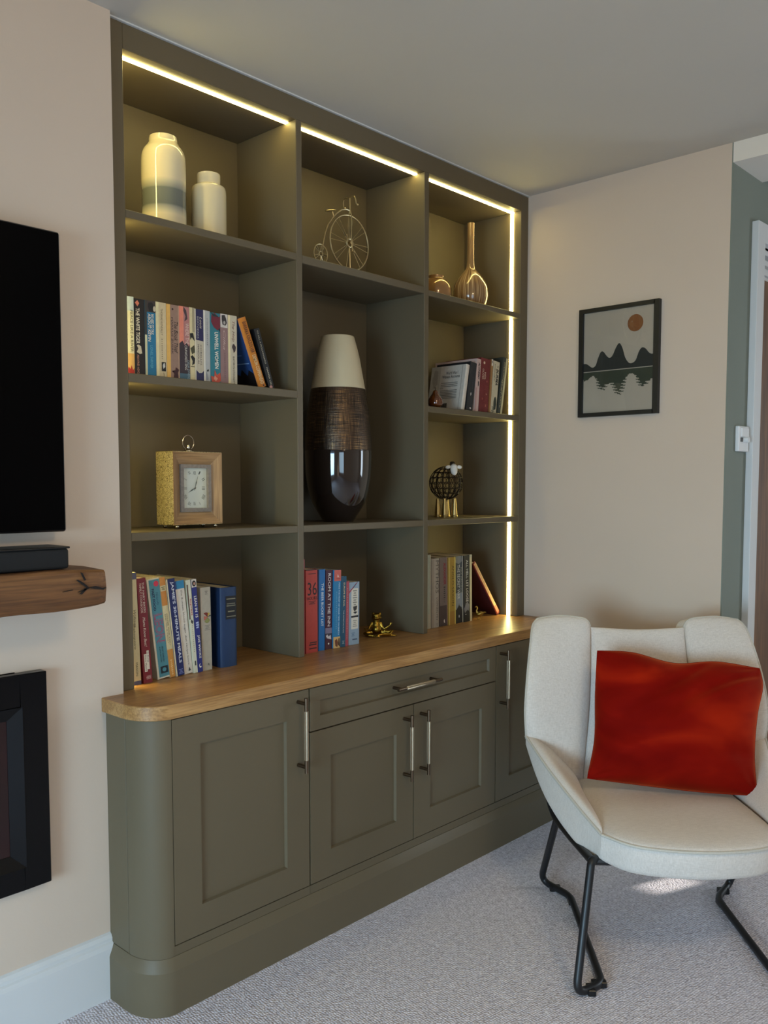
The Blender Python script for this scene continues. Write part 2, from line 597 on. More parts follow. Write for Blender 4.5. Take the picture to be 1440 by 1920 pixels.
def round_path(pts, r, n=6):
    """polyline with its inner corners rounded"""
    pts = [Vector(p) for p in pts]
    rr = r if hasattr(r, '__len__') else [r] * len(pts)
    out = [pts[0]]
    for i in range(1, len(pts) - 1):
        a, b, c = pts[i - 1], pts[i], pts[i + 1]
        d1 = (a - b); d2 = (c - b)
        q = min(rr[i], d1.length * 0.48, d2.length * 0.48)
        p0 = b + d1.normalized() * q; p1 = b + d2.normalized() * q
        for k in range(n + 1):
            t = k / n
            out.append(p0 * (1 - t) ** 2 + b * 2 * t * (1 - t) + p1 * t ** 2)
    out.append(pts[-1])
    return out


# ------------------------------------------------------------------ room
def room():
    struct(MB().box(-3.4, 4.0, -4.6, 0.4, -0.1, 0.0).build('floor', CARPET))
    struct(MB().box(-3.4, 4.0, -4.6, 0.4, H, H + 0.1).build('ceiling', CEIL))
    # chimney breast on the left, recess for the bookcase, right wall, hall wall
    struct(MB().box(-3.4, -0.0005, YB, 0.4, 0, H).build('wall_chimney_breast', WALL))
    struct(MB().box(-0.0005, X1 + 0.1, DEP + 0.02, 0.4, 0, H).build('wall_back', WALL))
    struct(MB().box(X1, X1 + 0.1, YHALL + 0.004, DEP + 0.02, 0, H).build('wall_right', WALL))
    struct(MB().box(X1 + 0.0005, 2.02, YHALL, YHALL + 0.004, 0, H).box(2.02, 2.72, YHALL, YHALL + 0.004, 2.14, H)
           .box(2.72, 4.0, YHALL, YHALL + 0.004, 0, H).build('wall_hall', GREEN))
    # unseen walls behind the camera, with window openings
    w = MB()
    w.box(-3.5, -3.4, -4.6, -2.7, 0, H).box(-3.5, -3.4, -1.1, 0.4, 0, H).box(-3.5, -3.4, -2.7, -1.1, 0, 0.35).box(-3.5, -3.4, -2.7, -1.1, 2.15, H)
    struct(w.build('wall_left', WALL))
    w = MB()
    w.box(-3.5, -3.0, -4.7, -4.6, 0, H).box(-1.4, 4.1, -4.7, -4.6, 0, H).box(-3.0, -1.4, -4.7, -4.6, 0, 0.3).box(-3.0, -1.4, -4.7, -4.6, 1.7, H)
    struct(w.build('wall_rear', WALL))
    # hall side wall with a slot invented to shape the sun patch on the carpet
    t = (4.0 - 1.43) / -SUN_DIR.x
    yc = -0.78 - SUN_DIR.y * t; zc = 0.0 - SUN_DIR.z * t
    a0, a1, b0, b1 = yc - 0.06, yc + 0.06, zc - 0.062, zc + 0.062
    w = MB()
    w.box(4.0, 4.1, -4.6, a0, 0, H).box(4.0, 4.1, a1, 0.4, 0, H).box(4.0, 4.1, a0, a1, 0, b0).box(4.0, 4.1, a0, a1, b1, H)
    struct(w.build('wall_hall_side', WALL))
    struct(MB().box(X1 + 0.1, 4.0, YHALL + 0.3, YHALL + 0.34, 0, H).build('wall_hall_back', GREEN))
    # beam over the opening in the right wall
    struct(MB().box(X1, 2.0682, -4.6, YHALL, 2.336, H).build('trim_1', mat('white_beam_paint', (224, 217, 206), 0.8, var=0.01, scale=4)))
    # caulk bead between the bookcase and the ceiling
    struct(MB().box(0.0, X1, -0.006, 0.02, H - 0.0035, H).build('trim_2', TRIMW))
    # skirting board on the chimney breast
    prof = [(0, 0), (-0.018, 0), (-0.018, 0.128), (-0.015, 0.138), (-0.0105, 0.142), (-0.0105, 0.150), (-0.006, 0.158), (0, 0.162)]
    struct(MB().prism([(YB + a, b) for a, b in prof][::-1], -3.4, -0.0505, 'x').build('baseboard_left', TRIMW))
    struct(MB().box(X1 - 0.016, X1, YHALL, -0.215, 0, 0.145).build('baseboard_right', TRIMW, bevel=0.003))
    # hall door: architrave, lining, panel over the door, brown oak door leaf
    d = bpy.data.objects.new('door_1', None); COL.objects.link(d); d.location = (2.02, YHALL, 0); struct(d)
    f = d.location
    a = MB()
    xa = 1.985
    a.box(xa, xa + 0.065, YHALL - 0.024, YHALL, 0, 2.185).box(xa + 0.065, 2.80, YHALL - 0.024, YHALL, 2.12, 2.185)
    a.build('architrave', TRIMW, d, off=f, bevel=0.002)
    g = MB()
    for k in range(3):
        z = 2.098 - k * 0.03
        g.box(2.05, 2.72, YHALL + 0.004 + 0.008 * k, YHALL + 0.06, z, z + 0.018)
    g.box(2.05, 2.72, YHALL + 0.03, YHALL + 0.06, 2.02, 2.12)
    g.build('door_lining', TRIMW, d, off=f)
    MB().box(2.05, 2.72, YHALL + 0.02, YHALL + 0.06, 0, 2.02).build('door_leaf', DOORW, d, off=f)


room()


# ------------------------------------------------------------------ built-in bookcase
A1, A1B = 1.9543, 1.9344
B1, B1B = 1.9527, 1.9292
C1, C1B = 1.9450, 1.9255
A2, A2B = 1.5555, 1.5330
C2, C2B = 1.5505, 1.5295
A3, A3B = 1.1560, 1.1345


def bookcase():
    base = (0.9, 0.13, ZC)
    t = thing('bookcase', 'tall olive-grey built-in bookcase with lit shelves standing on the oak worktop', 'bookcase', base)
    B = lambda mb, n, m=PAINT, **k: mb.build(n, m, t, off=base, **k)
    top = H - 0.0035
    e = 0.0015
    B(MB().box(0, XL, 0, DEP, ZC, top), 'side_panel', bevel=e, seg=1)
    B(MB().box(XR, X1, 0, DEP, ZC, top), 'side_panel', bevel=e, seg=1)
    B(MB().box(XL, XR, 0, DEP, ZI, top), 'head_rail', bevel=e, seg=1)
    B(MB().box(D1L, D1R, 0, DEP, ZC, ZI), 'upright', bevel=e, seg=1)
    B(MB().box(D2L, D2R, 0, DEP, ZC, ZI), 'upright', bevel=e, seg=1)
    B(MB().box(0, X1, DEP, DEP + 0.018, ZC, top), 'back_panel')
    for x0, x1, z0, z1 in ((XL, D1L, A1B, A1), (XL, D1L, A2B, A2), (XL, D1L, A3B, A3), (D1R, D2L, B1B, B1), (D1R, D2L, A3B, A3),
                           (D2R, XR, C1B, C1), (D2R, XR, C2B, C2), (D2R, XR, A3B, A3)):
        B(MB().box(x0, x1, 0, DEP, z0, z1), 'shelf', bevel=e, seg=1)
    # light strips: one along the top of each bay, upright ones on both outer sides
    for x0, x1 in ((XL, D1L), (D1R, D2L), (D2R, XR)):
        s = B(MB().box(x0 + 0.001, x1 - 0.001, 0.033, 0.0455, ZI - 0.003, ZI), 'light_strip', GLOW)
        s['label'] = 'glowing horizontal light strip'
    for z0, z1 in ((C1, ZI - 0.003), (C2, C1B), (A3, C2B), (ZC, A3B)):
        s = B(MB().box(XR - 0.003, XR, 0.0350, 0.0485, z0, z1), 'light_strip', GLOW)
        s['label'] = 'glowing upright light strip'
    for z0, z1 in ((A1, ZI - 0.003), (A2, A1B), (A3, A2B), (ZC, A3B)):
        s = B(MB().box(XL, XL + 0.003, 0.0350, 0.0485, z0, z1), 'light_strip', GLOW)
        s['label'] = 'glowing upright light strip'


bookcase()


# ------------------------------------------------------------------ cupboards below
BX, BRX, BRY = -0.050, 0.066, 0.090     # left side of the base unit and its rounded corner


def corner(x_left, y_front, rx, ry, y_back, n=12):
    """outline from the breast, along the left side, round the corner to the front"""
    return [(x_left, y_back)] + arc(x_left + rx, y_front + ry, rx, ry, 180, 270, n)


def panel_door(parent, off, x0, x1, z0, z1, st, rail, name, shaker=True):
    """framed front: stiles and rails round a recessed panel"""
    g = 0.0020
    x0 += g; x1 -= g; z0 += g; z1 -= g
    o = MB()
    y0, y1 = YD, YD + 0.02
    ix0, ix1, iz0, iz1 = x0 + st, x1 - st, z0 + rail, z1 - rail
    o.box(x0, ix0, y0, y1, z0, z1).box(ix1, x1, y0, y1, z0, z1)
    o.box(ix0, ix1, y0, y1, z0, iz0).box(ix0, ix1, y0, y1, iz1, z1)
    d = o.build(name, PAINT, parent, off=off)
    b = 0.003
    vs = [(ix0, y0, iz0), (ix1, y0, iz0), (ix1, y0, iz1), (ix0, y0, iz1),
          (ix0 + b, y0 + 0.009, iz0 + b), (ix1 - b, y0 + 0.009, iz0 + b), (ix1 - b, y0 + 0.009, iz1 - b), (ix0 + b, y0 + 0.009, iz1 - b)]
    p = MB().add(vs, [(4, 5, 6, 7), (0, 1, 5, 4), (1, 2, 6, 5), (2, 3, 7, 6), (3, 0, 4, 7)])
    p.build('recessed_panel', PAINT, d, off=off)
    return d


def bar_handle(parent, off, x, z, length, vertical=True):
    """T-bar pull with a paler sleeve round its middle"""
    yb = -0.2345
    ends = 0.028
    def P(s, y):
        q = (x, y, z + s) if vertical else (x + s, y, z)
        return tuple(a - b for a, b in zip(q, off))
    h = length / 2
    m = MB()
    m.tube([P(-h, yb), P(-h + 0.001, yb), P(h - 0.001, yb), P(h, yb)], 0.0052, 12)
    for s in (-h + 0.016, h - 0.016):
        m.tube([P(s, YD + 0.0), P(s, yb)], 0.0052, 10)
    hd = m.build('handle', NICKEL, parent, smooth=True)
    q = MB()
    s0 = h - 0.036
    n = 16
    rr = lambda k: 0.0064 if k % 2 else 0.0052
    vs = []; fs = []
    for s in (-s0, s0):
        for k in range(n):
            a = 2 * math.pi * k / n
            c, d = rr(k) * math.cos(a), rr(k) * math.sin(a)
            pt = (x + c, yb + d, z + s) if vertical else (x + s, yb + c, z + d)
            vs.append(tuple(u - w for u, w in zip(pt, off)))
    for k in range(n):
        fs.append((k, (k + 1) % n, n + (k + 1) % n, n + k))
    fs += [tuple(range(n))[::-1], tuple(range(n, 2 * n))]
    sl = q.add(vs, fs).build('handle_sleeve', SLEEVE, parent)
    sl['label'] = 'paler fluted sleeve'
    return hd


def cupboards():
    zt = ZCB
    zb = 0.137
    # left unit with rounded end
    off = (0.2, -0.05, 0.137)
    t = thing('cupboard', 'olive-grey cupboard with a rounded left end beneath the oak worktop', 'cupboard', off)
    y_seam = YD + BRY
    MB().box(BX, BX + 0.018, y_seam + 0.0028, YB, zb, zt).build('end_panel', PAINT, t, off=off, bevel=0.001, seg=1)
    out = [(BX, y_seam)] + arc(BX + BRX, YD + BRY, BRX, BRY, 180, 270, 14)[1:] + [(0.0185, YD), (0.0185, YD + 0.02)]
    inn = arc(BX + BRX, YD + BRY, BRX - 0.018, BRY - 0.018, 270, 180, 14)
    MB().prism(out + inn, zb, zt).build('rounded_corner_post', PAINT, t, off=off, smooth=True, angle=30)
    MB().box(BX + 0.006, 0.02, YD + 0.079, YB - 0.002, zb + 0.001, zt - 0.001).build('seam_shade_backing', mat('dark_carcass_shadow_gap', (12, 11, 10), 0.9, var=0.02), t, off=off)  # near-black sheet added behind the corner seam so it reads as shade
    MB().box(0.02, 0.4605, YD + 0.022, -0.001, 0.1375, zt - 0.0005).build('carcass', mat('dark_carcass_shadow_gap', (12, 11, 10), 0.9, var=0.02), t, off=off)  # near-black colour puts shade into the gaps round the doors
    d = panel_door(t, off, 0.0185, 0.4605, 0.1615, zt - 0.002, 0.080, 0.0745, 'door')
    MB().box(0.0185, 0.4605, YD + 0.0005, YD + 0.02, 0.1372, 0.1605).build('bottom_rail', PAINT, t, off=off)
    bar_handle(d, off, 0.419, 0.602, 0.206)
    # middle unit: wide drawer over two doors
    off = (0.9, -0.05, 0.137)
    t = thing('cupboard', 'olive-grey middle cupboard with one wide drawer above two doors', 'cupboard', off)
    MB().box(0.4615, 1.3375, YD + 0.022, -0.001, 0.1375, zt - 0.0005).build('carcass', MATS['dark_carcass_shadow_gap'], t, off=off)
    d = panel_door(t, off, 0.4615, 1.3375, 0.5955, zt - 0.002, 0.038, 0.038, 'drawer')
    bar_handle(d, off, 0.893, 0.6625, 0.206, False)
    d = panel_door(t, off, 0.4615, 0.8995, 0.1615, 0.5955, 0.078, 0.0785, 'door')
    bar_handle(d, off, 0.8535, 0.4705, 0.206)
    d = panel_door(t, off, 0.8995, 1.3375, 0.1615, 0.5955, 0.080, 0.0785, 'door')
    bar_handle(d, off, 0.9330, 0.4720, 0.206)
    MB().box(0.4615, 1.3375, YD + 0.0005, YD + 0.02, 0.1372, 0.1605).build('bottom_rail', PAINT, t, off=off)
    # right unit
    off = (1.57, -0.05, 0.137)
    t = thing('cupboard', 'olive-grey right-hand cupboard partly hidden behind the armchair', 'cupboard', off)
    MB().box(1.3385, X1, YD + 0.022, -0.001, 0.1375, zt - 0.0005).build('carcass', MATS['dark_carcass_shadow_gap'], t, off=off)
    d = panel_door(t, off, 1.3385, 1.785, 0.1615, zt - 0.002, 0.080, 0.0745, 'door')
    bar_handle(d, off, 1.3635, 0.602, 0.206)
    MB().box(1.7855, X1, YD, YD + 0.02, 0.137, zt).build('scribe_strip', PAINT, t, off=off)
    MB().box(1.3385, 1.785, YD + 0.0005, YD + 0.02, 0.1372, 0.1605).build('bottom_rail', PAINT, t, off=off)
    # plinth following the rounded corner
    prof = [(0.0, 0.0), (0.0135, 0.0), (0.0135, 0.108), (0.012, 0.113), (0.004, 0.131), (0.001, 0.1368), (-0.012, 0.1368)]
    x_in, y_in = BX, YD
    rows = []
    path = [(x_in, YB, -1, 0), (x_in, YD + BRY, -1, 0)]
    for k in range(1, 17):
        a = math.radians(180 + 90 * k / 16)
        nx, ny = math.cos(a) / BRX, math.sin(a) / BRY
        L = math.hypot(nx, ny)
        path.append((x_in + BRX + BRX * math.cos(a), YD + BRY + BRY * math.sin(a), nx / L, ny / L))
    path += [(0.5, YD, 0, -1), (1.2, YD, 0, -1), (X1, YD, 0, -1)]
    for (x, y, nx, ny) in path:
        rows.append([(x + nx * o, y + ny * o, z) for o, z in prof])
    p = MB().grid(rows).build('plinth', PAINT, smooth=True, angle=14)
    origin(p, (0.9, YD, 0))
    tag(p, 'olive-grey moulded plinth running along the carpet under all the cupboards', 'plinth')
    # oak worktop
    rx, ry = 0.080, 0.098
    yf = YD - 0.0085
    out = [(BX - 0.0115, YB)] + arc(BX - 0.0115 + rx, yf + ry, rx, ry, 180, 270, 16) + [(X1, yf), (X1, DEP), (0.0005, DEP), (0.0005, YB)]
    w = MB().prism(out, ZCB, ZC).build('worktop', OAK, bevel=0.0018, seg=1, smooth=True, angle=30)
    origin(w, (0.9, 0, ZCB))
    tag(w, 'long golden oak worktop with a rounded left corner on the cupboards', 'worktop')


cupboards()


# ------------------------------------------------------------------ chimney breast: television, soundbar, beam, fire
def chimney():
    t = thing('television', 'large black flat television on the chimney breast wall', 'television', (-0.85, YB - 0.05, 1.171))
    o = t.location
    MB().box(-1.55, -0.1705, YB - 0.060, YB - 0.035, 1.1705, 1.838).build('bezel', BLACKP, t, off=o, bevel=0.006, seg=3)
    MB().box(-1.546, -0.1745, YB - 0.0606, YB - 0.0598, 1.1745, 1.834).build('screen', SCREEN, t, off=o)
    MB().box(-1.15, -0.55, YB - 0.036, YB, 1.30, 1.70).build('wall_mount', BLACKP, t, off=o)
    # beam with live edges
    t = thing('mantel_beam', 'rough brown oak beam mantel with a cracked knot at its end', 'mantel', (-0.85, YB, 1.0))
    o = t.location
    rnd = random.Random(4)
    L0, L1, Dp = -1.6, -0.150, 0.195
    nx, ny = 60, 24
    z0, z1 = 1.007, 1.0955
    rows = []
    for i in range(nx + 1):
        x = L0 + (L1 - L0) * i / nx
        ring = []
        wob = 0.003 * math.sin(x * 9) + 0.002 * math.sin(x * 23 + 1)
        end = max(0, (x - (L1 - 0.012)) / 0.012)
        q = [(0, z1 - 0.004), (-Dp * 0.5, z1 + wob * 0.4), (-Dp + 0.006, z1 + wob - 0.0005), (-Dp + 0.0005, z1 - 0.006 + wob), (-Dp - 0.0015 + wob * 0.5, z1 - 0.045),
             (-Dp + 0.0005, z0 + 0.008 - wob), (-Dp + 0.006, z0 + 0.001 - wob * 1.5), (-Dp * 0.5, z0 - wob), (0, z0)]
        for y, z in q:
            zc = (z0 + z1) / 2
            ring.append((x, YB + y * (1 - 0.03 * end * end) + (0 if y == 0 else rnd.uniform(-0.0006, 0.0006)), zc + (z - zc) * (1 - 0.04 * end * end)))
        rows.append(ring)
    m = MB().grid([r + [r[0]] for r in rows])
    m.add(rows[-1], [tuple(range(9))])
    m.build('beam', BEAM, t, off=o, smooth=True, angle=40)
    # the cracks radiating from the knot
    dark = mat('crack_shadow_wood', (26, 16, 10), 0.9, var=0.1)
    yf = YB - Dp - 0.0048
    kx, kz = -0.190, 1.057
    c = MB()
    for pts in ([(0, 0), (0.012, 0.0015), (0.027, -0.003), (0.032, -0.0025), (0.026, -0.0055), (0.010, -0.003)],
                [(0, 0), (-0.010, 0.008), (-0.020, 0.014), (-0.022, 0.013), (-0.010, 0.004), (-0.002, -0.002)],
                [(0, 0), (-0.010, -0.002), (-0.021, -0.006), (-0.010, -0.0045)],
                [(-0.006, 0.013), (-0.012, 0.024), (-0.014, 0.025), (-0.008, 0.012)],
                [(-0.004, -0.002), (-0.014, -0.010), (-0.017, -0.009), (-0.008, -0.0005)],
                [(-0.030, -0.001), (-0.048, -0.003), (-0.048, -0.0035), (-0.030, -0.002)]):
        c.prism([(kx - 0.004 + a * 1.25, kz - 0.002 + b * 1.35) for a, b in pts], yf - 0.0004, yf + 0.006, 'y')
    c.build('knot_cracks', dark, t, off=o)
    # soundbar
    t = thing('soundbar', 'black soundbar lying on the oak beam under the television', 'speaker', (-0.7, YB - 0.12, 1.0955))
    o = t.location
    MB().box(-1.2, -0.222, YB - 0.168, YB - 0.075, 1.0965, 1.140).build('body', SOUND, t, off=o, bevel=0.006, seg=3)
    MB().box(-1.2, -0.2205, YB - 0.171, YB - 0.073, 1.140, 1.1445).build('top_plate', BLACKP, t, off=o, bevel=0.002, seg=2)
    # wall fire
    t = thing('fireplace', 'black glass wall fire with a dark red window below the beam', 'fireplace', (-0.75, YB, 0.36))
    o = t.location
    x0, x1, za, zb = -1.25, -0.2125, 0.356, 0.8515
    y = YB - 0.03
    m = MB()
    m.box(x0, x0 + 0.062, y, YB, za, zb).box(x1 - 0.062, x1, y, YB, za, zb).box(x0 + 0.062, x1 - 0.062, y, YB, za, za + 0.055).box(x0 + 0.062, x1 - 0.062, y, YB, zb - 0.075, zb)
    m.build('surround', GLOSSBLK, t, off=o, bevel=0.0015, seg=1)
    ix0, ix1, iz0, iz1 = x0 + 0.060, x1 - 0.060, za + 0.053, zb - 0.073
    m = MB()
    b = 0.03
    for q in (0,):
        vs = [(ix0, y - 0.004, iz0), (ix1, y - 0.004, iz0), (ix1, y - 0.004, iz1), (ix0, y - 0.004, iz1),
              (ix0 + b, y + 0.012, iz0 + b), (ix1 - b, y + 0.012, iz0 + b), (ix1 - b, y + 0.012, iz1 - b), (ix0 + b, y + 0.012, iz1 - b)]
        m.add(vs, [(0, 1, 5, 4), (1, 2, 6, 5), (2, 3, 7, 6), (3, 0, 4, 7)])
    m.build('inner_bezel', mat('satin_black_metal', (5, 6, 8), 0.25, var=0.03, spec=0.3), t, off=o)
    MB().box(ix0 + 0.02, ix1 - 0.02, y + 0.013, YB - 0.002, iz0 + 0.02, iz1 - 0.02).build('window', EMBER, t, off=o)


chimney()


# ------------------------------------------------------------------ right wall: picture and switch
def picture():
    yl, yr, zb, zt = -0.2425, -0.5585, 1.5312, 1.9281
    xf = X1 - 0.02
    o = (X1 - 0.001, (yl + yr) / 2, zb)
    t = thing('picture', 'black framed print of dark hills, lake reflection and ochre sun on the wall', 'picture', o)
    fw = 0.0165
    m = MB()
    m.box(xf, X1 - 0.001, yr, yr + fw + 0.003, zb, zt).box(xf, X1 - 0.001, yl - fw, yl, zb, zt)
    m.box(xf, X1 - 0.001, yr + fw, yl - fw, zb, zb + fw - 0.002).box(xf, X1 - 0.001, yr + fw, yl - fw, zt - fw + 0.002, zt)
    m.build('frame', mat('black_frame_wood', (17, 17, 17), 0.45, var=0.1, scale=40), t, off=o)
    x = X1 - 0.009
    ya, yb_, za, zb_ = yl - fw, yr + fw + 0.003, zb + fw - 0.002, zt - fw + 0.002
    W = ya - yb_; Hh = zb_ - za
    U = lambda u, v, k=0: (x - 0.0004 * k, ya - u * W, za + v * Hh)
    paper = MB().add([U(0, 0), U(1, 0), U(1, 1), U(0, 1)], [(0, 1, 2, 3)]).build('paper', mat('warm_print_paper', (188, 172, 152), 0.8, var=0.03, scale=8), t, off=o)
    hl = 0.413      # horizon height
    # hills: heights sampled across the sheet
    key = [(0, .50), (.05, .493), (.13, .455), (.18, .475), (.21, .54), (.25, .60), (.29, .60), (.34, .555), (.38, .535), (.42, .555), (.47, .63), (.515, .668),
           (.56, .62), (.60, .525), (.65, .470), (.70, .462), (.75, .488), (.79, .565), (.83, .600), (.88, .588), (.93, .545), (.97, .530), (1, .535)]
    pts = []
    for i in range(len(key) - 1):
        for k in range(5):
            s = k / 5
            p = [key[max(0, min(len(key) - 1, i + d))] for d in (-1, 0, 1, 2)]
            f = lambda a, b, c, d: 0.5 * (2 * b + (c - a) * s + (2 * a - 5 * b + 4 * c - d) * s * s + (3 * b - a - 3 * c + d) * s ** 3)
            pts.append((key[i][0] + (key[i + 1][0] - key[i][0]) * s, f(*[q[1] for q in p])))
    pts.append(key[-1])
    m = MB()
    for (u0, v0), (u1, v1) in zip(pts, pts[1:]):
        m.add([U(u0, hl + .004, 1), U(u1, hl + .004, 1), U(u1, v1, 1), U(u0, v0, 1)], [(0, 1, 2, 3)])
    m.build('print_hills', colour((44, 44, 38), 0.7), t, off=o)
    m = MB()
    rnd = random.Random(3)
    # reflection: mirrored outline, broken into ripples
    N = 46
    ripple = []
    def depth(u):
        for (u0, v0), (u1, v1) in zip(pts, pts[1:]):
            if u0 <= u <= u1 + 1e-9:
                return (v0 + (v1 - v0) * (u - u0) / max(1e-6, u1 - u0) - hl) * 1.0
        return 0.1
    rows_n = 26
    for r in range(rows_n):
        d0 = 0.0095 * r; d1 = d0 + 0.0095
        sh = 0.036 * math.sin(r * 2.1) * min(1, max(0, (d0 - .06) * 14)) + rnd.uniform(-.006, .006)
        run = None
        for k in range(121):
            u = k / 120
            inside = depth(min(1, max(0, u - sh))) * 0.98 > d0 + 0.005
            if inside and run is None: run = u
            if (not inside or k == 120) and run is not None:
                if u - run > .008:
                    tp = .010 if d0 > .06 else 0
                    m.add([U(run, hl - .004 - d0, 1), U(u, hl - .004 - d0, 1), U(max(run, u - tp), hl - .004 - d1, 1), U(min(u, run + tp), hl - .004 - d1, 1)], [(0, 1, 2, 3)])
                run = None
    m.build('print_reflection', colour((58, 62, 44), 0.7), t, off=o)
    MB().add([U(.735 + .108 * math.cos(a * math.pi / 24), .845 + .108 * W / Hh * math.sin(a * math.pi / 24), 1) for a in range(48)], [tuple(range(48))]).build('print_sun', colour((138, 82, 36), 0.7), t, off=o)
    # glazing
    g = mat('picture_glazing', (255, 255, 255), 0.02, var=0)
    nt, b = nodes(g)
    b.inputs['Transmission Weight'].default_value = 1.0
    b.inputs['IOR'].default_value = 1.0
    b.inputs['Roughness'].default_value = 0.0
    out = nt.nodes['Material Output']
    tr = nt.nodes.new('ShaderNodeBsdfTransparent'); gl = nt.nodes.new('ShaderNodeBsdfGlossy'); mx = nt.nodes.new('ShaderNodeMixShader')
    gl.inputs['Roughness'].default_value = 0.02
    fr = nt.nodes.new('ShaderNodeFresnel'); fr.inputs['IOR'].default_value = 1.45
    nt.links.new(fr.outputs[0], mx.inputs[0]); nt.links.new(tr.outputs[0], mx.inputs[1]); nt.links.new(gl.outputs[0], mx.inputs[2])
    nt.links.new(mx.outputs[0], out.inputs['Surface'])
    xg = X1 - 0.013
    MB().box(xg, xg + 0.0015, yb_, ya, za, zb_).build('glazing', g, t, off=o)
    # light switch on the hall wall
    t = thing('light_switch', 'white dimmer switch with a knob on the sage hall wall', 'switch', (1.93, YHALL, 1.436))
    o = t.location
    MB().box(1.884, 1.972, YHALL - 0.014, YHALL, 1.393, 1.480).build('plate', WHITEP, t, off=o, bevel=0.003)
    MB().box(1.897, 1.960, YHALL - 0.020, YHALL - 0.012, 1.443, 1.474).build('rocker', WHITEP, t, off=o, bevel=0.002)
    MB().box(1.898, 1.912, YHALL - 0.017, YHALL - 0.012, 1.426, 1.440).build('knob_recess', colour((70, 70, 68)), t, off=o)
    MB().tube([(1.926, YHALL - 0.012, 1.433), (1.926, YHALL - 0.030, 1.433), (1.926, YHALL - 0.032, 1.433)], 0.0095, 14).build('knob', WHITEP, t, off=o, smooth=True)


picture()


# ------------------------------------------------------------------ books
BOARD = 0.0018


def book(label, xb, t, h, ys, lean, zb, d, spine, cover=None, items=(), cat='book', hard=False, group=None, border=None):
    """xb: lower left corner of the spine, lean in degrees (positive to the left)"""
    cover = cover or spine
    a = math.radians(lean)
    sh = 0.0
    x = xb
    if lean < 0:                       # leans right: stands on its lower right corner
        x = xb + t * math.cos(a); sh = -t
    o = thing('book', label, cat, (x, ys, zb), (0, -a, 0), group)
    b = 0.003 if hard else BOARD
    ov = 0.003 if hard else 0.0008
    cm = colour(cover)
    m = MB().box(sh, sh + b, b, d, 0, h).box(sh + t - b, sh + t, b, d, 0, h)
    m.build('cover_boards', cm, o)
    if hard:
        MB().prism([(sh, b)] + arc(sh + t / 2, b, t / 2, min(t * 0.16, 0.006), 180, 360, 8)[1:-1] + [(sh + t, b)], 0, h).build('spine', colour(spine), o, smooth=True, angle=50)
        y0 = b - min(t * 0.16, 0.006) - 0.0003
    else:
        MB().box(sh, sh + t, 0, b, 0, h).build('spine', colour(spine), o)
        y0 = -0.0003
    MB().box(sh + b, sh + t - b, b, d - ov - 0.001, ov, h - ov).build('page_block', PAGES, o)
    k = 0
    for it in items:
        k += 1
        y = y0 - 0.00012 * k
        kind = it[0]
        X = lambda u: sh + t * u
        Z = lambda s: h * (1 - s)
        if kind == 't':                # reads downwards
            _, s, s0, s1, x0, x1, c = it[:7]
            print_text(s, (X(x0), y, Z(s0)), (0, 0, -h * (s1 - s0)), (t * (x1 - x0), 0, 0), colour(c), o, **(it[7] if len(it) > 7 else {}))
        elif kind == 'h':              # reads across
            _, s, s0, s1, x0, x1, c = it[:7]
            print_text(s, (X(x0), y, Z(s1)), (t * (x1 - x0), 0, 0), (0, 0, h * (s1 - s0)), colour(c), o, **(it[7] if len(it) > 7 else {}))
        elif kind == 'b':
            _, s0, s1, x0, x1, c = it
            MB().add([(X(x0), y, Z(s1)), (X(x1), y, Z(s1)), (X(x1), y, Z(s0)), (X(x0), y, Z(s0))], [(0, 1, 2, 3)]).build('spine_band', colour(c), o)
        elif kind == 'e':
            _, sc, xc, rs, rx, c = it
            MB().add([(X(xc) + t * rx * math.cos(i * math.pi / 10), y, Z(sc) + h * rs * math.sin(i * math.pi / 10)) for i in range(20)], [tuple(range(20))]).build('spine_emblem', colour(c), o)
        elif kind == 'p':
            _, pts, c = it
            MB().add([(X(u), y, Z(s)) for s, u in pts], [tuple(range(len(pts)))]).build('spine_picture', colour(c), o)
        elif kind == 'l':              # small lines of print, too fine to read
            _, s0, s1, x0, x1, n, c = it
            m = MB()
            for i in range(n):
                zz = Z(s0 + (s1 - s0) * (i + 0.5) / n)
                w = 0.5 + 0.5 * ((i * 7 + 3) % 5) / 5
                xm = (x0 + x1) / 2; hw = (x1 - x0) / 2 * w
                e = h * (s1 - s0) / n * 0.25
                m.add([(X(xm - hw), y, zz - e), (X(xm + hw), y, zz - e), (X(xm + hw), y, zz + e), (X(xm - hw), y, zz + e)], [(0, 1, 2, 3)])
            m.build('small_print', colour(c), o)
        elif kind == 'cb':             # patch on the left cover: s (down), u (0 at the spine .. 1 at the fore edge)
            _, pts, c = it
            MB().add([(sh - 0.0003 - 0.00012 * k, b + (d - b) * u, Z(s)) for s, u in pts], [tuple(range(len(pts)))]).build('cover_picture', colour(c), o)
        elif kind == 'ct':             # words on the left cover (fore edge is to the left)
            _, s, s0, s1, u0, u1, c = it
            print_text(s, (sh - 0.0004 - 0.00012 * k, d * u0, Z(s1)), (0, -d * (u0 - u1), 0), (0, 0, h * (s1 - s0)), colour(c), o)
    return o


WHT = (226, 220, 204); CRM = (218, 206, 172); BLK = (16, 14, 14); NAVY = (24, 26, 78)
PB = 'paperbacks and novels on the upper left shelf'
G2 = dict(zb=A2 + 0.0002, group=PB)
ITAL = dict(shear=0.3)
BOLD = dict(bold=0.012)


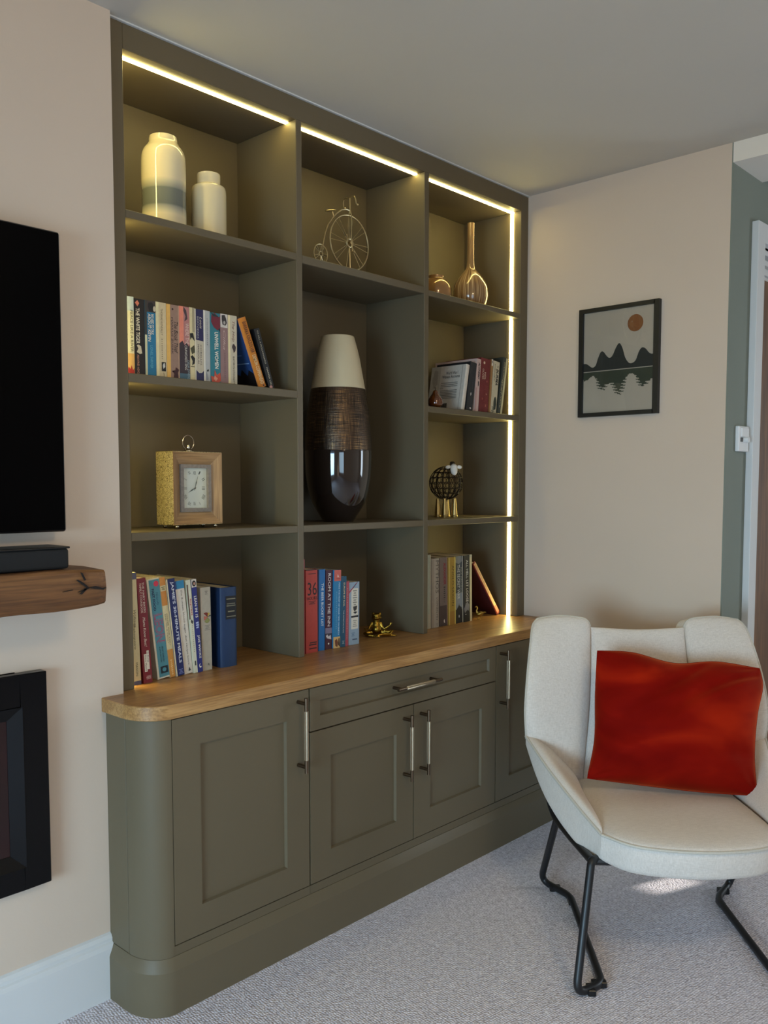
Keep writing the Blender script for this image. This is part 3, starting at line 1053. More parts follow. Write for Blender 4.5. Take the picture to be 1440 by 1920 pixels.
def upper_left_books():
    d = 0.128
    book('slim pale paperback, blue-grey fading to orange, leftmost on the upper left shelf', 0.0640, 0.0242, 0.1986, 0.045, 0, d=d, spine=(206, 202, 170), cover=(150, 158, 150), items=[
        ('b', 0, .18, 0, 1, (176, 190, 196)), ('b', .72, 1, 0, 1, (206, 164, 96)), ('p', [(1, 0), (1, 1), (.9, .95), (.93, .8), (.87, .62), (.92, .5), (.89, .3), (.94, .15), (.9, 0)], (160, 40, 24)),
        ('t', 'PEACE LIKE A RIVER', .17, .70, .55, .9, (74, 66, 50)), ('l', .2, .6, .08, .24, 12, (90, 86, 80))], **G2)
    book('black paperback with white title and small pink diamond at its top', 0.0890, 0.0300, 0.1963, 0.045, 0, d=d, spine=(22, 15, 14), items=[
        ('p', [(.055, .1), (.02, .33), (.055, .52), (.10, .33)], (204, 120, 96)), ('t', 'THE WHITE TIGER', .12, .58, .16, .52, WHT, BOLD),
        ('p', [(.60, .2), (.59, .4), (.61, .62), (.70, .72), (.71, .5), (.69, .2), (.64, .35)], (196, 188, 170)), ('t', 'ARAVIND ADIGA', .72, .99, .22, .42, (206, 150, 130))], **G2)
    book('blue paperback with a dark photograph at the top of its spine', 0.1196, 0.0326, 0.1967, 0.045, 0, d=d, spine=(28, 112, 150), cover=(90, 96, 96), items=[
        ('b', 0, .15, .2, 1, (60, 48, 44)), ('b', 0, .45, 0, .2, (52, 54, 52)), ('b', .45, 1, 0, .2, (200, 200, 164)), ('p', [(.03, .35), (.02, .7), (.08, .86), (.14, .74), (.14, .42), (.08, .3)], (22, 16, 16)),
        ('e', .10, .88, .035, .11, (206, 190, 160)), ('t', 'WE NEED TO TALK', .17, .44, .56, .82, WHT, BOLD), ('t', 'ABOUT KEVIN', .17, .53, .28, .54, WHT, BOLD), ('t', 'LIONEL SHRIVER', .58, .88, .45, .68, (100, 170, 196))], **G2)
    book('cream paperback with a small black square near the foot of its spine', 0.1526, 0.0312, 0.1972, 0.045, 0, d=d, spine=(206, 186, 146), cover=(224, 212, 166), items=[
        ('b', 0, 1, 0, .28, (224, 212, 164)), ('t', 'THOMAS KENEALLY', .08, .43, .46, .66, (110, 92, 70)), ('l', .47, .75, .5, .64, 10, (150, 130, 100)),
        ('b', .78, .90, .5, .9, BLK), ('p', [(.80, .66), (.79, .8), (.84, .84), (.87, .66), (.83, .6)], (200, 196, 186)), ('p', [(.92, .64), (.95, .70), (.99, .68), (.99, .72), (.95, .74), (.92, .68)], (60, 52, 44))], **G2)
    book('brown paperback with a thin orange edge and dark dancing figure', 0.1844, 0.0388, 0.1966, 0.045, 0, d=d, spine=(150, 118, 100), cover=(214, 166, 84), items=[
        ('b', 0, 1, 0, .31, (222, 172, 88)), ('b', 0, 1, .94, 1, (196, 160, 130)), ('t', 'MARKUS ZUSAK', .17, .66, .38, .52, (60, 40, 34)), ('t', 'The Book Thief', .22, .64, .6, .9, (40, 24, 22), ITAL), ('e', .06, .5, .014, .07, (50, 30, 26)),
        ('p', [(1, .5), (1, .92), (.90, .86), (.86, .96), (.84, .82), (.83, .7), (.87, .66), (.90, .44), (.885, .40), (.92, .58)], (58, 16, 18))], **G2)
    book('coral and dark paperback with a dusky treetop picture', 0.2240, 0.0329, 0.1971, 0.045, 0, d=d, spine=(176, 118, 112), cover=(218, 130, 104), items=[
        ('b', 0, .50, 0, .42, (226, 132, 106)), ('p', [(0, .42), (.06, .42), (.13, .62), (.2, .5), (.16, .8), (.05, .7)], (70, 54, 58)), ('p', [(.5, 0), (.46, .3), (.52, .5), (.48, .7), (.53, .9), (.5, 1), (1, 1), (1, 0)], (52, 38, 44)), ('b', .90, 1, 0, 1, (70, 100, 116)),
        ('t', 'WHERE THE', .22, .5, .58, .9, (224, 196, 180)), ('t', 'CRAWDADS SING', .52, .85, .5, .72, (214, 206, 190)), ('t', 'DELIA OWENS', .72, .97, .74, .94, (150, 170, 176))], **G2)
    book('cream paperback with black foliage pattern and no readable title', 0.2573, 0.0156, 0.1982, 0.045, 0, d=d, spine=(212, 196, 150), items=[
        ('b', 0, .33, .55, 1, (160, 146, 116)), ('p', [(.35, 0), (.34, .7), (.45, 1), (.40, .4), (.44, .1)], BLK), ('p', [(.55, .1), (.5, .9), (.60, 1), (.63, .4)], (70, 66, 40)), ('p', [(.66, .1), (.64, .5), (.68, 1), (.75, .9), (.78, .4), (.72, .5)], BLK), ('b', .79, .8, .1, .9, (90, 80, 60))], **G2)
    book('navy paperback with a large rounded cream panel', 0.2733, 0.0282, 0.1966, 0.045, 0, d=d, spine=(34, 30, 74), cover=(214, 206, 180), items=[
        ('b', 0, 1, 0, .13, (216, 206, 180)), ('p', [(.42, .13), (.43, 1), (.83, 1), (.865, .8), (.87, .45), (.84, .2), (.83, .13)], (190, 178, 154)),
        ('t', 'Louis', .10, .26, .58, .84, (200, 190, 170), ITAL), ('t', 'BERNIERES', .10, .40, .26, .46, (170, 164, 160)), ('t', 'CORELLI\'S', .48, .76, .6, .78, (54, 44, 60)), ('t', 'MANDOLIN', .48, .74, .3, .48, (54, 44, 60))], **G2)
    book('slim pale grey-blue paperback with tiny dark flower at its foot', 0.3021, 0.0212, 0.1968, 0.045, 0, d=d, spine=(172, 172, 168), cover=(220, 214, 198), items=[
        ('b', 0, 1, 0, .24, (222, 216, 200)), ('l', .10, .48, .5, .66, 14, (120, 116, 120)), ('p', [(.82, .45), (.80, .7), (.83, .75), (.84, .5)], BLK), ('p', [(.84, .35), (.88, .3), (.96, .4), (.94, .7), (.88, .55)], (140, 140, 146))], **G2)
    book('teal paperback with white title between painted flowers', 0.3240, 0.0336, 0.1945, 0.045, 0, d=d, spine=(38, 116, 128), items=[
        ('p', [(.03, .15), (.0, .45), (.05, .9), (.03, 1), (.20, 1), (.24, .75), (.20, .35), (.13, .1)], (110, 26, 42)), ('p', [(0, .05), (.02, .5), (.05, .9), (.05, .3)], (22, 46, 46)), ('p', [(.22, .8), (.27, 1), (.20, 1)], (24, 40, 50)),
        ('t', 'UNWELL WOMEN', .265, .78, .42, .80, WHT, dict(bold=0.02)), ('p', [(.80, .4), (.87, .62), (.83, .95), (.89, 1), (.95, 1), (.99, .7), (.97, .1), (.89, .02), (.90, .35)], (196, 78, 54)), ('p', [(.88, .4), (.92, .7), (.96, .5), (.93, .3)], (226, 150, 120)), ('b', .97, 1, 0, 1, (90, 100, 90))], **G2)
    book('dusky mauve paperback with a black and white photograph at the top', 0.3582, 0.0255, 0.1957, 0.045, 0, d=d, spine=(142, 110, 106), items=[
        ('b', 0, .19, .04, .98, (206, 196, 186)), ('p', [(.02, .2), (.01, .6), (.06, .8), (.12, .9), (.16, .7), (.15, .3), (.08, .2)], (50, 42, 42)), ('e', .12, .55, .025, .14, (170, 160, 150)),
        ('t', 'Cilka', .23, .50, .38, .66, (196, 170, 160), ITAL), ('l', .54, .9, .5, .64, 14, (110, 82, 80))], **G2)
    book('pale cream paperback with a small bird sketch between the lettering', 0.3846, 0.0310, 0.1959, 0.045, 0, d=d, spine=(196, 184, 158), cover=(222, 204, 158), items=[
        ('b', 0, 1, 0, .24, (228, 210, 164)), ('t', 'The Help', .08, .37, .4, .74, (120, 84, 78), ITAL), ('p', [(.41, .5), (.40, .66), (.44, .86), (.50, .8), (.53, .62), (.49, .56), (.45, .42)], (60, 44, 42)), ('t', 'KATHRYN STOCKETT', .58, .97, .5, .72, (80, 66, 58))], **G2)
    book('orange-spined hardback with a blue forest cover, leaning on the row', 0.4948, 0.0297, 0.2039, 0.045, 21.6, d=0.150, spine=(196, 120, 30), cover=(34, 66, 118), items=[
        ('t', 'BARBARA KINGSOLVER', .06, .50, .30, .74, (70, 30, 16), BOLD), ('t', 'DEMON COPPERHEAD', .53, .95, .30, .74, (226, 200, 150), BOLD), ('b', .965, .985, .5, .68, BLK),
        ('cb', [(.78, 0), (.72, .12), (.80, .2), (.70, .33), (.79, .42), (.74, .55), (.82, .66), (.72, .8), (.78, 1), (1, 1), (1, 0)], (20, 12, 14)), ('cb', [(.62, .05), (.60, .9), (.61, .9), (.635, .05)], (120, 150, 190)), ('cb', [(.50, .2), (.485, .6), (.495, .6), (.51, .2)], (90, 126, 180)), ('cb', [(.36, .5), (.35, .8), (.36, .8), (.37, .5)], (90, 126, 180))], hard=True, **G2)
    book('black paperback slanting at the right end of the upper left row', 0.5330, 0.0201, 0.1773, 0.045, 18.6, d=0.115, spine=(18, 16, 15), items=[
        ('t', 'TO KILL A MOCKINGBIRD', .03, .58, .42, .66, (190, 182, 160)), ('t', 'HARPER LEE', .64, .93, .42, .68, (206, 196, 170)), ('e', .965, .4, .028, .28, (206, 150, 140))], **G2)


def right_shelf_books():
    G = dict(zb=C2 + 0.0002, group='books on the right-hand shelf beside the pear')
    book('white hardback showing its printed back cover beside the glass pear', 1.4160, 0.0199, 0.1698, 0.020, -10.5, d=0.165, spine=(206, 196, 182), cover=(190, 182, 170), items=[
        ('cb', [(0, .72), (0, 1), (1, 1), (1, .72)], (168, 162, 150)), ('cb', [(.1, .80), (.07, .9), (.3, .95), (.5, .9), (.4, .78)], (146, 140, 128)), ('cb', [(.0, .08), (0, .10), (1, .10), (1, .08)], (160, 152, 142)),
        ('ct', 'World War I', .13, .20, .56, .22, (60, 58, 60)), ('ct', 'Witness Accounts', .21, .28, .66, .16, (60, 58, 60))] +
        [('cb', [(s, .18), (s, u), (s + .012, u), (s + .012, .18)], (90, 88, 84)) for s, u in ((.38, .67), (.42, .67), (.46, .67), (.55, .67), (.585, .67), (.62, .67), (.655, .67), (.69, .67), (.725, .67))] +
        [('cb', [(.50, .58), (.50, .68), (.512, .68), (.512, .58)], (90, 88, 84)), ('cb', [(.76, .6), (.76, .68), (.77, .68), (.77, .6)], (90, 88, 84))] +
        [('cb', [(.84, .42 + .022 * i), (.84, .42 + .022 * i + (.013 if i % 3 else .018)), (.98, .42 + .022 * i + (.013 if i % 3 else .018)), (.98, .42 + .022 * i)], (40, 38, 36)) for i in range(8)], hard=True, **G)
    book('black book beside the white hardback on the right-hand shelf', 1.4432, 0.0375, 0.1791, 0.020, -8.6, d=0.16, spine=(38, 40, 42), cover=(28, 28, 30), items=[
        ('p', [(.62, .5), (.66, .6), (.7, .5), (.66, .42)], (206, 200, 190)), ('e', .95, .62, .018, .13, (214, 206, 196)), ('l', .3, .55, .55, .7, 8, (70, 72, 74))], **G)
    book('pale pink book with black slanted title on the right-hand shelf', 1.4926, 0.0240, 0.1958, 0.020, -4.9, d=0.20, spine=(198, 168, 158), cover=(196, 172, 164), items=[
        ('t', 'ALCHEMY', .06, .40, .40, .86, (30, 24, 26), dict(shear=0.3, bold=0.03)), ('p', [(.42, .5), (.43, .8), (.50, .76), (.52, .56)], (40, 34, 34)), ('b', .55, 1, .0, .35, (180, 140, 134))], **G)
    book('thick dark red patterned book on the right-hand shelf', 1.5208, 0.0561, 0.2001, 0.020, -4.2, d=0.17, spine=(110, 34, 34), items=[
        ('e', .085, .35, .025, .10, (206, 176, 150)), ('t', 'NEIL', .26, .40, .42, .58, (216, 190, 168)), ('t', 'OLIVER', .20, .40, .18, .34, (216, 190, 168)), ('e', .66, .72, .02, .07, (200, 150, 124)), ('e', .42, .72, .02, .05, (170, 90, 76)), ('e', .88, .7, .025, .06, (190, 120, 100)), ('e', .76, .3, .02, .05, (160, 80, 66)), ('l', .5, 1, .45, .95, 22, (130, 56, 50))], **G)
    book('thin tan book with a white top band on the right-hand shelf', 1.5845, 0.0085, 0.2036, 0.020, -4.6, d=0.17, spine=(158, 112, 66), items=[('b', 0, .12, 0, 1, (216, 206, 190)), ('b', .03, .07, .3, .7, BLK)], **G)
    book('cream book with black slanted title and palm trees at its foot', 1.5935, 0.0370, 0.1973, 0.020, -6.6, d=0.15, spine=(196, 184, 154), items=[
        ('t', 'BURMA', .14, .46, .5, .9, (30, 28, 26), dict(shear=0.25, bold=0.03)), ('t', 'THE', .08, .12, .6, .84, (50, 46, 40)), ('l', .06, .4, .14, .34, 12, (120, 110, 90)), ('p', [(.70, .5), (.68, .7), (.74, .85), (.82, .9), (.92, .8), (.95, .5), (.86, .42), (.78, .4)], (52, 58, 46)), ('l', .88, 1, .1, .6, 5, (70, 72, 60))], **G)
    book('dark green book with a bright pale spine edge nearest the light strip', 1.6388, 0.0296, 0.2180, 0.020, -10.2, d=0.17, spine=(60, 64, 58), cover=(48, 52, 46), items=[
        ('b', 0, 1, .62, 1, (206, 196, 150)), ('l', .08, .9, .28, .5, 30, (190, 182, 140)), ('t', 'QUIET', .40, .66, .1, .44, (170, 164, 130))], **G)


def lower_left_books():
    G = dict(zb=ZC + 0.0002, group='cookery books on the left of the worktop')
    book('tall cream cookery book with handwriting-style title, leftmost on the worktop', 0.0630, 0.0215, 0.2940, 0.035, 1.9, d=0.19, spine=(196, 184, 144), items=[
        ('b', 0, .06, 0, 1, (84, 82, 100)), ('b', .965, 1, 0, 1, (80, 80, 106)), ('t', 'William', .33, .48, .36, .7, (80, 70, 50), ITAL), ('t', 'Shakespeare', .45, .68, .20, .56, (80, 70, 50), ITAL), ('t', 'MASON', .80, .92, .36, .62, (70, 62, 44))], **G)
    book('deep red cookery book with white lettering and a white label', 0.0915, 0.0261, 0.2780, 0.034, 3.3, d=0.20, spine=(114, 26, 36), items=[
        ('t', 'THE HAIRY BIKERS', .04, .33, .54, .76, (214, 196, 180)), ('t', 'FAMILY COOKBOOK', .05, .33, .22, .46, (214, 196, 180)), ('t', 'Mums Know Best!', .37, .65, .36, .66, (220, 204, 186), ITAL), ('b', .69, .87, .52, .78, (214, 206, 190)), ('b', .72, .89, .2, .52, (214, 206, 190)), ('t', 'Si King', .70, .80, .56, .74, BLK), ('t', 'Dave Myers', .73, .88, .26, .46, BLK), ('t', 'W&N', .93, .965, .3, .86, (206, 176, 170), ITAL)], **G)
    book('brown book set back between the red and turquoise cookery books', 0.1198, 0.0100, 0.2600, 0.085, 3.2, d=0.15, spine=(110, 78, 60), items=[('b', .7, 1, 0, 1, (40, 22, 24))], **G)
    book('turquoise cookery book with large pink outlined letters and white border', 0.1440, 0.0376, 0.2722, 0.050, 6.3, d=0.19, spine=(206, 196, 172), cover=(206, 192, 160), items=[
        ('b', .012, .985, .15, .98, (72, 128, 138)), ('e', .055, .72, .028, .2, (196, 48, 70)), ('t', 'FAST FOOD', .10, .32, .30, .50, (20, 36, 70), dict(bold=0.04)), ('t', 'Naturally', .14, .27, .56, .78, (24, 60, 90), ITAL), ('t', 'LEON', .35, .64, .24, .92, (170, 40, 84), dict(bold=0.03)), ('t', 'LEON', .352, .638, .28, .88, (72, 128, 138), dict(bold=-0.012)),
        ('t', 'HENRY DIMBLEBY', .68, .84, .58, .70, (20, 30, 40)), ('t', '& JANE BAXTER', .68, .84, .36, .48, (20, 30, 40)), ('b', .88, .95, .3, .9, (18, 34, 42)), ('e', .915, .6, .02, .16, (72, 128, 138))], **G)
    book('slim orange and cream book like a cigarette beside the turquoise one', 0.1824, 0.0168, 0.2742, 0.050, 6.2, d=0.17, spine=(206, 190, 146), items=[
        ('b', 0, .08, 0, 1, (200, 132, 60)), ('b', .135, .28, 0, 1, (196, 128, 58)), ('l', .09, .125, .1, .9, 3, (90, 84, 50)), ('t', 'COOK FOR YOU', .36, .68, .55, .75, (90, 80, 60)), ('t', 'AND YOUR FAMILY', .36, .66, .25, .42, (90, 80, 60)), ('b', .72, 1, 0, 1, (196, 134, 60)), ('l', .82, .98, .3, .7, 8, (226, 190, 130))], **G)
    book('navy cookery book with bold white title down its spine', 0.1995, 0.0265, 0.2686, 0.046, 6.1, d=0.20, spine=(20, 32, 84), cover=(206, 190, 150), items=[
        ('b', 0, 1, 0, .14, (214, 200, 160)), ('t', "JAMIE'S 30-MINUTE MEALS", .03, .87, .42, .84, (206, 206, 214), dict(bold=0.015)), ('l', .93, .985, .3, .9, 4, (110, 120, 170))], **G)
    book('white cookery book with a bright blue band at its top', 0.2290, 0.0280, 0.2604, 0.052, 5.9, d=0.19, spine=(206, 196, 180), cover=(170, 150, 140), items=[
        ('b', 0, .085, .15, 1, (40, 124, 164)), ('b', .0, .085, .0, .15, (30, 70, 120)), ('t', 'the 8-week blood sugar diet recipe book', .10, .91, .48, .72, (110, 96, 90)), ('p', [(.93, .62), (.97, .8), (.975, .5), (.95, .56)], (60, 60, 60))], **G)
    book('slim pale cookery book with red title and a dark food photograph edge', 0.2580, 0.0128, 0.2611, 0.048, 4.8, d=0.20, spine=(206, 204, 180), cover=(206, 200, 170), items=[
        ('b', .05, .42, 0, .3, (80, 50, 38)), ('t', 'express', .20, .38, .4, .86, (176, 40, 50), BOLD), ('p', [(.42, .5), (.45, .86), (.475, .6), (.45, .3)], (40, 36, 40)), ('l', .48, .78, .45, .62, 14, (110, 110, 96)), ('b', .87, .92, .4, .7, (50, 52, 50))], **G)
    book('blue and white cookery book with a portrait at the top of its spine', 0.2714, 0.0158, 0.2616, 0.047, 4.3, d=0.19, spine=(34, 40, 110), cover=(206, 200, 190), items=[
        ('b', 0, .085, 0, 1, (206, 198, 186)), ('e', .045, .5, .032, .40, (34, 22, 20)), ('e', .047, .55, .016, .2, (176, 130, 110)), ('t', 'LEAN IN 15', .18, .41, .28, .80, WHT, BOLD), ('p', [(.46, .25), (.455, .8), (.475, .8), (.475, .25)], (170, 180, 210)), ('p', [(.485, .25), (.48, .85), (.50, .85), (.50, .25)], (170, 180, 210)), ('p', [(.51, .25), (.505, .75), (.525, .75), (.525, .25)], (170, 180, 210)),
        ('t', 'JOE WICKS', .60, .85, .28, .82, WHT, BOLD), ('e', .93, .5, .022, .26, WHT), ('e', .925, .58, .014, .2, (34, 40, 110))], **G)
    book('stone-grey hardback with a small fan of food colours on its spine', 0.2895, 0.0330, 0.2349, 0.053, 0.9, d=0.19, spine=(166, 156, 138), cover=(150, 134, 118), items=[
        ('b', 0, 1, 0, .12, (170, 152, 132)), ('l', .04, .09, .4, .75, 3, (110, 104, 94)), ('p', [(.36, .64), (.31, .25), (.30, .5), (.31, .7)], (110, 34, 24)), ('p', [(.36, .64), (.305, .72), (.32, .9)], (190, 160, 60)), ('p', [(.36, .64), (.335, .92), (.35, .98)], (30, 40, 26)), ('p', [(.36, .64), (.41, .3), (.43, .5), (.43, .7), (.40, .9)], (130, 130, 74)), ('p', [(.36, .64), (.34, .25), (.40, .28)], (180, 100, 80)), ('l', .45, .52, .3, .9, 4, (130, 124, 112)), ('p', [(.94, .55), (.91, .64), (.95, .72), (.93, .62)], (60, 56, 50))], **G)
    o = book('thick royal blue hardback with a black title label, right end of the cookery books', 0.3521, 0.0580, 0.2288, 0.051, 0, d=0.20, spine=(22, 50, 86), cover=(16, 40, 74), items=[
        ('b', .11, .40, .27, .92, (12, 14, 18)), ('b', .140, .152, .32, .86, (120, 116, 96)), ('b', .20, .212, .34, .84, (110, 106, 90)), ('b', .225, .237, .32, .86, (120, 116, 96)), ('b', .295, .31, .40, .80, (130, 124, 100)), ('b', .36, .372, .32, .86, (120, 116, 96))], hard=True, **G)


def middle_books():
    G = dict(zb=ZC + 0.0002, group='guide books in the middle of the worktop')
    book('tall thin dark red book beside the upright, white lettering', 0.6290, 0.0240, 0.2934, 0.030, 0, d=0.19, spine=(130, 26, 36), items=[('l', .14, .9, .55, .85, 46, (206, 170, 160)), ('b', 0, .1, .6, 1, (170, 90, 96))], **G)
    book('wide coral-red travel guide with large black numerals', 0.6575, 0.0490, 0.2602, 0.030, 0, d=0.19, spine=(172, 60, 48), items=[
        ('b', 0, .012, 0, 1, (60, 16, 18)), ('l', .045, .06, .15, .95, 1, (70, 22, 20)), ('h', '36', .155, .31, .16, .94, (30, 20, 20)), ('h', 'HOURS', .325, .365, .1, .96, (50, 22, 20)), ('l', .375, .42, .15, .9, 3, (80, 28, 24)), ('b', .87, .885, .32, .9, (60, 24, 22)), ('b', .895, .91, .26, .88, (40, 20, 20)), ('b', .94, .955, .26, .88, (80, 28, 26))], **G)
    book('bright blue book with white capitals and a dark edge', 0.7092, 0.0305, 0.2564, 0.034, -0.9, d=0.18, spine=(18, 98, 158), cover=(16, 24, 60), items=[('b', 0, 1, 0, .14, (14, 24, 60)), ('t', 'THE BEER BUCKET LIST', .17, .70, .46, .78, (206, 216, 220), BOLD)], **G)
    book('dark maroon book with white serif capitals and pub photograph', 0.7428, 0.0297, 0.2515, 0.036, -1.3, d=0.18, spine=(64, 22, 42), items=[
        ('t', 'ROOM AT THE INN', .04, .71, .34, .74, (216, 206, 200), dict(bold=0.01)), ('b', .73, .80, 0, 1, (120, 110, 130)), ('b', .80, .86, 0, 1, (60, 54, 66)), ('p', [(.83, .1), (.81, .3), (.84, .5), (.82, .8), (.88, .9), (.86, .3)], (196, 186, 186)), ('b', .88, 1, 0, 1, (70, 30, 40)), ('e', .93, .5, .012, .1, WHT)], **G)
    book('light blue travel book with a salmon top and animal photo at its foot', 0.7735, 0.0300, 0.2497, 0.031, -1.6, d=0.18, spine=(36, 120, 166), items=[
        ('b', 0, .14, 0, 1, (196, 96, 84)), ('p', [(.09, .45), (.05, .5), (.09, .7)], (226, 200, 190)), ('b', .107, .113, .3, .9, (90, 40, 36)), ('t', 'MAKE THE MOST OF YOUR TIME ON EARTH', .16, .83, .66, .84, (206, 220, 226)), ('l', .27, .76, .34, .46, 20, (110, 176, 206)), ('b', .855, 1, 0, 1, (206, 170, 110)), ('p', [(.90, .2), (.88, .5), (.93, .7), (.99, .6), (.97, .3)], (110, 60, 34)), ('p', [(.88, .75), (.87, .9), (.99, .98), (.96, .7)], (50, 28, 18))], **G)
    book('dark teal rail guide, shorter than its light blue neighbour', 0.8046, 0.0236, 0.2279, 0.031, -1.7, d=0.17, spine=(28, 76, 100), items=[('t', 'EUROPE BY RAIL', .09, .43, .46, .74, (206, 190, 150), BOLD), ('t', 'THE DEFINITIVE GUIDE', .48, .80, .46, .66, (196, 196, 190)), ('l', .91, .96, .3, .85, 3, (150, 160, 160))], **G)
    book('thin pinkish-red book next to the pale blue travel book', 0.8291, 0.0135, 0.2100, 0.032, -1.5, d=0.16, spine=(166, 70, 80), items=[('l', .1, .9, .35, .6, 30, (206, 150, 150))], **G)
    book('pale blue-grey book with a long white label and red corner ribbon', 0.8460, 0.0482, 0.2051, 0.034, -0.7, d=0.17, spine=(142, 160, 176), items=[
        ('b', .10, .75, .24, .88, (214, 208, 192)), ('p', [(.02, .68), (.0, .86), (.14, .04), (.18, .0)], (186, 62, 78)), ('l', .12, .38, .34, .8, 7, (140, 136, 126)), ('p', [(.39, .4), (.38, .8), (.44, .74), (.47, .55), (.44, .44)], (54, 50, 48)), ('p', [(.48, .4), (.47, .6), (.48, .82), (.51, .6)], BLK), ('b', .535, .565, .22, .9, (22, 22, 26)), ('l', .60, .72, .34, .8, 4, (150, 146, 136)), ('b', .905, .925, .34, .8, (70, 84, 100)), ('l', .80, .87, .2, .6, 3, (100, 126, 150))], **G)


def history_books():
    G = dict(zb=ZC + 0.0002, group='history books on the right of the worktop')
    book('thin pale grey-green book pressed against the upright, right bay', 1.2740, 0.0175, 0.2684, 0.060, 0, d=0.19, spine=(160, 166, 150), items=[('b', 0, 1, .84, 1, (214, 206, 180)), ('b', .8, 1, .2, .8, (176, 170, 150))], **G)
    book('wide silver-grey hardback with grey serif capitals', 1.2933, 0.0500, 0.2537, 0.060, 0.4, d=0.18, spine=(166, 158, 146), cover=(130, 122, 108), items=[('b', .0, 1, .0, .26, (150, 140, 128)), ('t', 'MYTHOS', .03, .50, .50, .84, (96, 88, 84)), ('t', 'STEPHEN FRY', .56, .90, .54, .76, (110, 100, 96)), ('l', .94, .98, .55, .75, 2, (130, 120, 110))], hard=True, **G)
    book('taupe book with faded red lettering on the worktop', 1.3470, 0.0430, 0.2546, 0.060, 1.1, d=0.17, spine=(116, 100, 90), cover=(80, 66, 58), items=[
        ('t', 'ALEXANDER', .08, .40, .52, .84, (136, 30, 40), dict(bold=0.03)), ('l', .42, .60, .5, .76, 6, (50, 40, 40)), ('l', .6, .66, .5, .66, 3, (80, 60, 60)), ('b', .7, 1, 0, 1, (74, 60, 56)), ('p', [(.92, .5), (.90, .6), (.96, .66), (.95, .52)], (206, 196, 190)), ('b', 0, 1, .93, 1, (170, 130, 120))], **G)
    book('gold-spined book with dark capitals on the worktop', 1.3930, 0.0405, 0.2530, 0.055, 0.9, d=0.17, spine=(160, 126, 44), cover=(150, 116, 46), items=[('t', 'ANGLO-SAXON', .12, .72, .44, .78, (84, 64, 20)), ('b', 0, 1, .86, 1, (206, 186, 96)), ('b', 0, 1, 0, .12, (196, 168, 92)), ('p', [(.88, .5), (.86, .7), (.92, .86), (.95, .6)], (90, 40, 20)), ('b', .80, 1, .12, .86, (150, 108, 40))], **G)
    book('slate-blue history book with white serif capitals and a dark spire', 1.4366, 0.0525, 0.2543, 0.062, 1.1, d=0.18, spine=(66, 72, 74), items=[
        ('b', .55, .80, 0, .9, (130, 138, 142)), ('p', [(0, .2), (.0, .8), (.08, .9), (.12, .5), (.09, .1)], (120, 122, 120)), ('t', 'THE SECRET WAR', .13, .64, .32, .60, (206, 206, 196)), ('t', 'MAX HASTINGS', .17, .56, .66, .88, (150, 150, 130)), ('p', [(1, 0), (.78, 0), (.80, .2), (.73, .48), (.70, .5), (.74, .55), (.77, .8), (.85, .85), (1, .9)], (22, 24, 26)), ('e', .90, .5, .02, .06, (170, 168, 160)), ('b', 0, 1, .90, .96, (190, 186, 170))], **G)
    book('black history book with white serif capitals and pale smoke', 1.4911, 0.0367, 0.2543, 0.060, 1.2, d=0.18, spine=(26, 26, 28), items=[('t', 'ALL HELL LET LOOSE', .07, .70, .38, .76, (206, 204, 196)), ('p', [(.72, .3), (.70, .6), (.75, .9), (.84, .8), (.88, .2), (.80, .0), (.76, .2)], (120, 120, 122)), ('p', [(.88, 0), (.82, .6), (.86, 1), (1, 1), (1, 0)], (20, 20, 22)), ('b', .88, .89, .2, .4, (170, 170, 170))], **G)
    book('slim cream book at the right end of the upright history books', 1.5286, 0.0125, 0.2560, 0.060, 1.0, d=0.18, spine=(206, 194, 150), cover=(190, 178, 140), items=[('b', .0, .04, 0, 1, (186, 180, 150))], **G)
    book('dark red hardback leaning steeply near the upright light strip', 1.7300, 0.0190, 0.2734, 0.075, 37.6, d=0.17, spine=(120, 30, 32), cover=(58, 14, 22), items=[('b', .02, .84, .2, .95, (206, 160, 110)), ('l', .05, .6, .3, .8, 30, (150, 90, 70)), ('b', .84, .97, .2, .95, (196, 96, 74))], hard=True, **G)


upper_left_books(); right_shelf_books(); lower_left_books(); middle_books(); history_books()


# ------------------------------------------------------------------ ornaments
def remeshed(mb, name, m, parent, voxel, smooth_it=6):
    o = mb.build(name, m, parent)
    md = o.modifiers.new('r', 'REMESH'); md.mode = 'VOXEL'; md.voxel_size = voxel
    sm = o.modifiers.new('s', 'SMOOTH'); sm.factor = 0.5; sm.iterations = smooth_it
    bpy.context.view_layer.update()
    me = bpy.data.meshes.new_from_object(o.evaluated_get(bpy.context.evaluated_depsgraph_get()))
    o.modifiers.clear()
    o.data = me
    me.name = name
    if not me.materials: me.materials.append(m)
    for p in me.polygons: p.use_smooth = True
    return o


def smooth_prof(pts, n=6):
    """Catmull-Rom through (r, z)"""
    out = []
    for i in range(len(pts) - 1):
        p = [pts[max(0, min(len(pts) - 1, i + d))] for d in (-1, 0, 1, 2)]
        for k in range(n):
            s = k / n
            out.append(tuple(max(0.0005, 0.5 * (2 * p[1][j] + (p[2][j] - p[0][j]) * s + (2 * p[0][j] - 5 * p[1][j] + 4 * p[2][j] - p[3][j]) * s * s + (3 * p[1][j] - p[0][j] - 3 * p[2][j] + p[3][j]) * s ** 3)) for j in (0, 1)))
    out.append(pts[-1])
    return out


